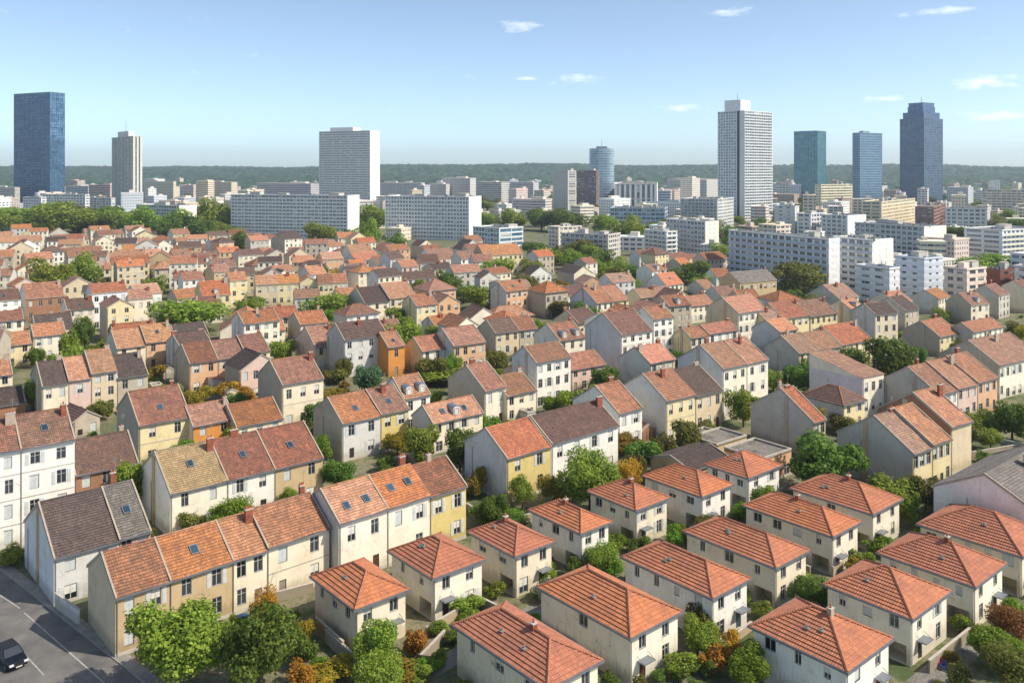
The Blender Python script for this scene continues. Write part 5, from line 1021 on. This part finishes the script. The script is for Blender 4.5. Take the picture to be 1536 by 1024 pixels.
for i in range(5200):
    py=gr.uniform(400,1060); px=gr.uniform(-40,1580)
    if py<560 and gr.random()<.35: continue
    X,Y=G(px,py)
    if py<upper(px): continue
    if (Vector((X,Y,0))-K0).dot(nr)>-3.2: continue
    big=gr.random()<(.28 if py>560 else .5); w=gr.uniform(4.2,6.5) if big else gr.uniform(1.6,3.8); rr_=w*.36
    if hits(X,Y,0,rr_,rr_,.15 if not big else .3): continue
    lf=gr.choices(['green','dark','olive','bright','autumn','yellow','mixed','rust','silver'],[34,22,18,12,2,4,8,1,3])[0]
    if big:
        if nt_>=105 or lf in('rust','silver'): continue
        t=tree_at(X,Y,w,gr.uniform(4.6,6.6),lf,'x',name='garden_tree',foot=True); pend(t,LN[lf]+' garden tree',*PX(X,Y,4)); nt_+=1
    else:
        if ns_>=225: continue
        t=tree_at(X,Y,w,w*gr.uniform(.6,1.0),lf,'x',name='garden_shrub',cat='shrub',shrub=True,foot=True); pend(t,LN[lf]+' garden shrub',*PX(X,Y,1)); ns_+=1
print('garden',nt_,ns_)
for i in range(900):
    py=gr.uniform(470,1000); px=gr.uniform(-20,1560); X,Y=G(px,py)
    if (Vector((X,Y,0))-K0).dot(nr)>-4 or len([1 for p in PEND if 'lean-to' in p[0]])>=34: continue
    a=R(gr.choice([38,128])+gr.uniform(-4,4)); L=gr.uniform(2.5,5); D=gr.uniform(2.2,3.5); cx=X+math.cos(a)*L/2-math.sin(a)*D/2; cy=Y+math.sin(a)*L/2+math.cos(a)*D/2
    if hits(cx,cy,a,L/2,D/2,.05): continue
    wl=gr.choice(['stone','brown','pale grey','beige']); rf=gr.choice(['grey','tan','brick','dark']); o=house(X,Y,a,L,D,gr.uniform(2.1,2.7),1,wl,wl,rf,gr.choice(['shed','flat','gable']),28,'x',name='garden_shed',cat='shed',chim=0,win=False,pipe=False,door=False); pend(o,f'small {wl} lean-to shed with {ROOFNAME[rf]} roof',*PX(cx,cy,2))
for i in range(1600):
    py=gr.uniform(520,1010); px=gr.uniform(-20,1560); X,Y=G(px,py)
    if (Vector((X,Y,0))-K0).dot(nr)>-4 or len([1 for p in PEND if 'garden wall' in p[0]])>=46: continue
    a=R(gr.choice([39,129])); L=gr.uniform(4,9); cx=X+math.cos(a)*L/2; cy=Y+math.sin(a)*L/2
    if any(f[5]!=2 for f in FOOT if abs(f[0]-cx)+abs(f[1]-cy)<16) and hits(cx,cy,a,L/2,.15,.1): continue
    wl=gr.choice(['stone','beige','pale grey','tan']); hh=gr.uniform(.9,1.8); q=MB(); q.box(0,0,-.1,L,.2,hh,0); q.box(-.03,-.04,hh,L+.03,.24,hh+.07,1); o=q.build('garden_wall',[stucco(WALLS[wl],1.5),CAP],None,(X,Y,0),a); tag(o,'x','garden wall'); pend(o,wl+' garden wall',*PX(cx,cy,1))
# far city between the old town and the wooded hills
m=0; fr=random.Random(5)
for i in range(5200):
    py=290+ (fr.random()**1.6)*72 if fr.random()<.5 else (fr.uniform(276,296) if fr.random()<.55 else fr.uniform(340,465)); px=fr.uniform(-60,1600)
    if px<700 and py>350 or 700<px<960 and py>345: continue
    if px>960 and py>upper(px)-6: continue
    X,Y=G(px,py)
    if Y>2600: continue
    a=R(fr.choice([30,45,55,64,72])); L=fr.uniform(11,30); D=fr.uniform(18,60) if fr.random()<.35 else fr.uniform(10,20); h=fr.choice([9,12,15,18,20,24,30]) if Y>800 else fr.choice([7,9,12,15])
    cx=X+math.cos(a)*L/2-math.sin(a)*D/2; cy=Y+math.sin(a)*L/2+math.cos(a)*D/2
    if hits(cx,cy,a,L/2,D/2,1.2 if Y<700 else (2 if Y<1000 else 5)): continue
    if fr.random()<.22 or (py>335 and fr.random()<.45):
        if m%2==0 or True:
            s=fr.uniform(1.,1.7); nt_+=1
            if nt_>440: continue
            lf=fr.choice(['green','dark','olive'])
            t=tree_at(cx,cy,13*s,10*s,lf,'x',name='distant_tree'); pend(t,{'green':'green','dark':'dark green','olive':'olive-green'}[lf]+' far tree among the blocks',*PX(cx,cy,6)); 
        continue
    if m>=(298 if py<335 else 340) or (py>335 and (L>20 or D>24)): continue
    cn,col=fr.choice([('white',(240,238,232)),('grey-white',(224,222,220)),('cream',(240,228,204)),('pale blue-grey',(212,218,226)),('beige',(228,214,192)),('pinkish',(226,208,198)),('white',(242,242,240)),('brownish',(186,168,152))])
    st=fr.randrange(4); sh='long' if D>35 else ('tall' if h>20 else 'squat'); o=farblock(X,Y,a,L,D,h,col,'x',st,name='distant_block',cat='building',group='distant pale city blocks')
    pend(o,f"{sh} {cn} {'balcony-banded' if st==1 else 'distant'} block",*PX(cx,cy,h)); m+=1
print('far blocks',m)
k=0
for i in range(7000):
    if k>=190: break
    py=fr.uniform(283,338) if fr.random()<.7 else fr.uniform(330,455); px=fr.uniform(-60,1600)
    if (px<960 and py>upper(px)-12) or (px>960 and py>upper(px)-8): continue
    X,Y=G(px,py); a=R(fr.choice([30,45,60])); L=fr.uniform(8,17); D=fr.uniform(8,16); h=fr.uniform(5,11) if Y<900 else fr.uniform(7,14); cx=X+math.cos(a)*L/2-math.sin(a)*D/2; cy=Y+math.sin(a)*L/2+math.cos(a)*D/2
    if hits(cx,cy,a,L/2,D/2,.8): continue
    cn,col=fr.choice([('white',(240,238,232)),('off-white',(232,226,214)),('cream',(236,224,198)),('pinkish',(222,200,186)),('pale grey',(220,220,218))]); o=farblock(X,Y,a,L,D,h,col,'x',fr.choice([0,2,2]),name='distant_house',cat='house',group='small pale houses of the outer town'); pend(o,f'small low {cn} flat-roofed house',*PX(cx,cy,h)); k+=1
print('small',k)
settle()
fixn={}
for o in THINGS: fixn.setdefault(o['label'],[]).append(o)
for k,v in fixn.items():
    if len(v)>1: print('DUP',k,len(v))
    if not 4<=len(k.split())<=16: print('LEN',len(k.split()),k)
# ================================================================ LIGHT, SKY, AIR, CAMERA
SUN=Vector((.97,-.24,0)).normalized(); EL=R(46)
sv=Vector((SUN.x*math.cos(EL),SUN.y*math.cos(EL),math.sin(EL)))
l=bpy.data.lights.new('sun','SUN'); l.energy=SUNE; l.angle=R(.5); l.color=(1,.91,.77); so=bpy.data.objects.new('sun',l); C.objects.link(so); so.rotation_euler=(-sv).to_track_quat('-Z','Y').to_euler()
w=bpy.data.worlds.new('World'); bpy.context.scene.world=w; w.use_nodes=True; nt=w.node_tree; bg=nt.nodes['Background']; bg.inputs[1].default_value=SKYS
sk=nt.nodes.new('ShaderNodeTexSky'); sk.sky_type='NISHITA'; sk.sun_disc=False; sk.sun_elevation=EL; sk.sun_rotation=math.atan2(SUN.x,SUN.y); sk.altitude=200; sk.air_density=.5; sk.dust_density=.9; sk.ozone_density=2.5
tc=nt.nodes.new('ShaderNodeTexCoord')
def wm_(op,a,b=None):
    o=nt.nodes.new('ShaderNodeMath'); o.operation=op
    for i,x in enumerate((a,b)):
        if x is None: continue
        if isinstance(x,(int,float)): o.inputs[i].default_value=x
        else: nt.links.new(x,o.inputs[i])
    return o.outputs[0]
# small fair-weather clouds standing in the sky at fixed bearings
CL=[(782,40,50,15),(860,118,48,14),(1092,18,46,10),(1480,122,72,16),(1020,162,60,9),(1325,148,34,7),(1420,16,90,7),(1480,175,70,10),(790,118,24,5)]
tot=None
for (cx_,cy_,sx,sy) in CL:
    d=Vector(((cx_-CX)/F,1,(HY-cy_)/F)).normalized(); mp=nt.nodes.new('ShaderNodeVectorMath'); mp.operation='SUBTRACT'; nt.links.new(tc.outputs['Generated'],mp.inputs[0]); mp.inputs[1].default_value=d
    ms=nt.nodes.new('ShaderNodeVectorMath'); ms.operation='MULTIPLY'; nt.links.new(mp.outputs[0],ms.inputs[0]); ms.inputs[1].default_value=(F/sx,F/sx,F/sy)
    ln_=nt.nodes.new('ShaderNodeVectorMath'); ln_.operation='LENGTH'; nt.links.new(ms.outputs[0],ln_.inputs[0]); v=wm_('MAXIMUM',wm_('SUBTRACT',1.0,ln_.outputs['Value']),0.0)
    tot=v if tot is None else wm_('MAXIMUM',tot,v)
ms=nt.nodes.new('ShaderNodeMapping'); ms.inputs['Scale'].default_value=(48,48,130); nt.links.new(tc.outputs['Generated'],ms.inputs[0])
nz=nt.nodes.new('ShaderNodeTexNoise'); nz.inputs['Scale'].default_value=1.; nz.inputs['Detail'].default_value=6; nz.inputs['Roughness'].default_value=.6; nt.links.new(ms.outputs[0],nz.inputs[0])
cl=wm_('SUBTRACT',wm_('ADD',wm_('MULTIPLY',tot,1.5),wm_('MULTIPLY',nz.outputs[0],3.2)),2.1)
clp=nt.nodes.new('ShaderNodeClamp'); nt.links.new(cl,clp.inputs[0]); mx=nt.nodes.new('ShaderNodeMix'); mx.data_type='RGBA'; nt.links.new(wm_('MULTIPLY',clp.outputs[0],.4),mx.inputs[0]); nt.links.new(sk.outputs[0],mx.inputs[6]); mx.inputs[7].default_value=CLOUD
ft=nt.nodes.new('ShaderNodeMix'); ft.data_type='RGBA'; ft.blend_type='MULTIPLY'; ft.inputs[0].default_value=1; ft.inputs[7].default_value=(1.0,1.02,.90,1); nt.links.new(mx.outputs[2],ft.inputs[6]); hs=nt.nodes.new('ShaderNodeHueSaturation'); hs.inputs['Saturation'].default_value=.88; nt.links.new(ft.outputs[2],hs.inputs['Color']); nt.links.new(hs.outputs[0],bg.inputs[0])
hz=bpy.data.materials.new('haze'); hz.use_nodes=True; t=hz.node_tree; t.nodes.remove(t.nodes['Principled BSDF']); pv=t.nodes.new('ShaderNodeVolumePrincipled'); pv.inputs['Color'].default_value=(.76,.88,1,1); pv.inputs['Density'].default_value=DENS; pv.inputs['Anisotropy'].default_value=.2; t.links.new(pv.outputs[0],t.nodes['Material Output'].inputs['Volume'])
b=MB(); b.box(-6100,-300,-2.2,6100,6200,188); hb=b.build('haze',hz); hb['kind']='stuff'; hb['label']='thin pale blue haze over the city'
cd=bpy.data.cameras.new('camera'); cam=bpy.data.objects.new('camera',cd); C.objects.link(cam); cam.location=(0,0,H); cam.rotation_euler=(R(90),0,0)
cd.sensor_width=36; cd.lens=36*F/1536; cd.shift_y=-(512-HY)/1536; cd.clip_end=20000; cd.clip_start=1; bpy.context.scene.camera=cam
s=bpy.context.scene; s.view_settings.view_transform='Standard'; s.view_settings.look='None'; s.view_settings.exposure=EXPO; s.view_settings.gamma=1
s.cycles.max_bounces=6; s.cycles.diffuse_bounces=3; s.cycles.glossy_bounces=2; s.cycles.transmission_bounces=2; s.cycles.volume_bounces=0; s.cycles.use_denoising=True; s.cycles.use_adaptive_sampling=True; s.cycles.adaptive_threshold=.02
s.cycles.caustics_reflective=False; s.cycles.caustics_refractive=False; s.render.use_persistent_data=False
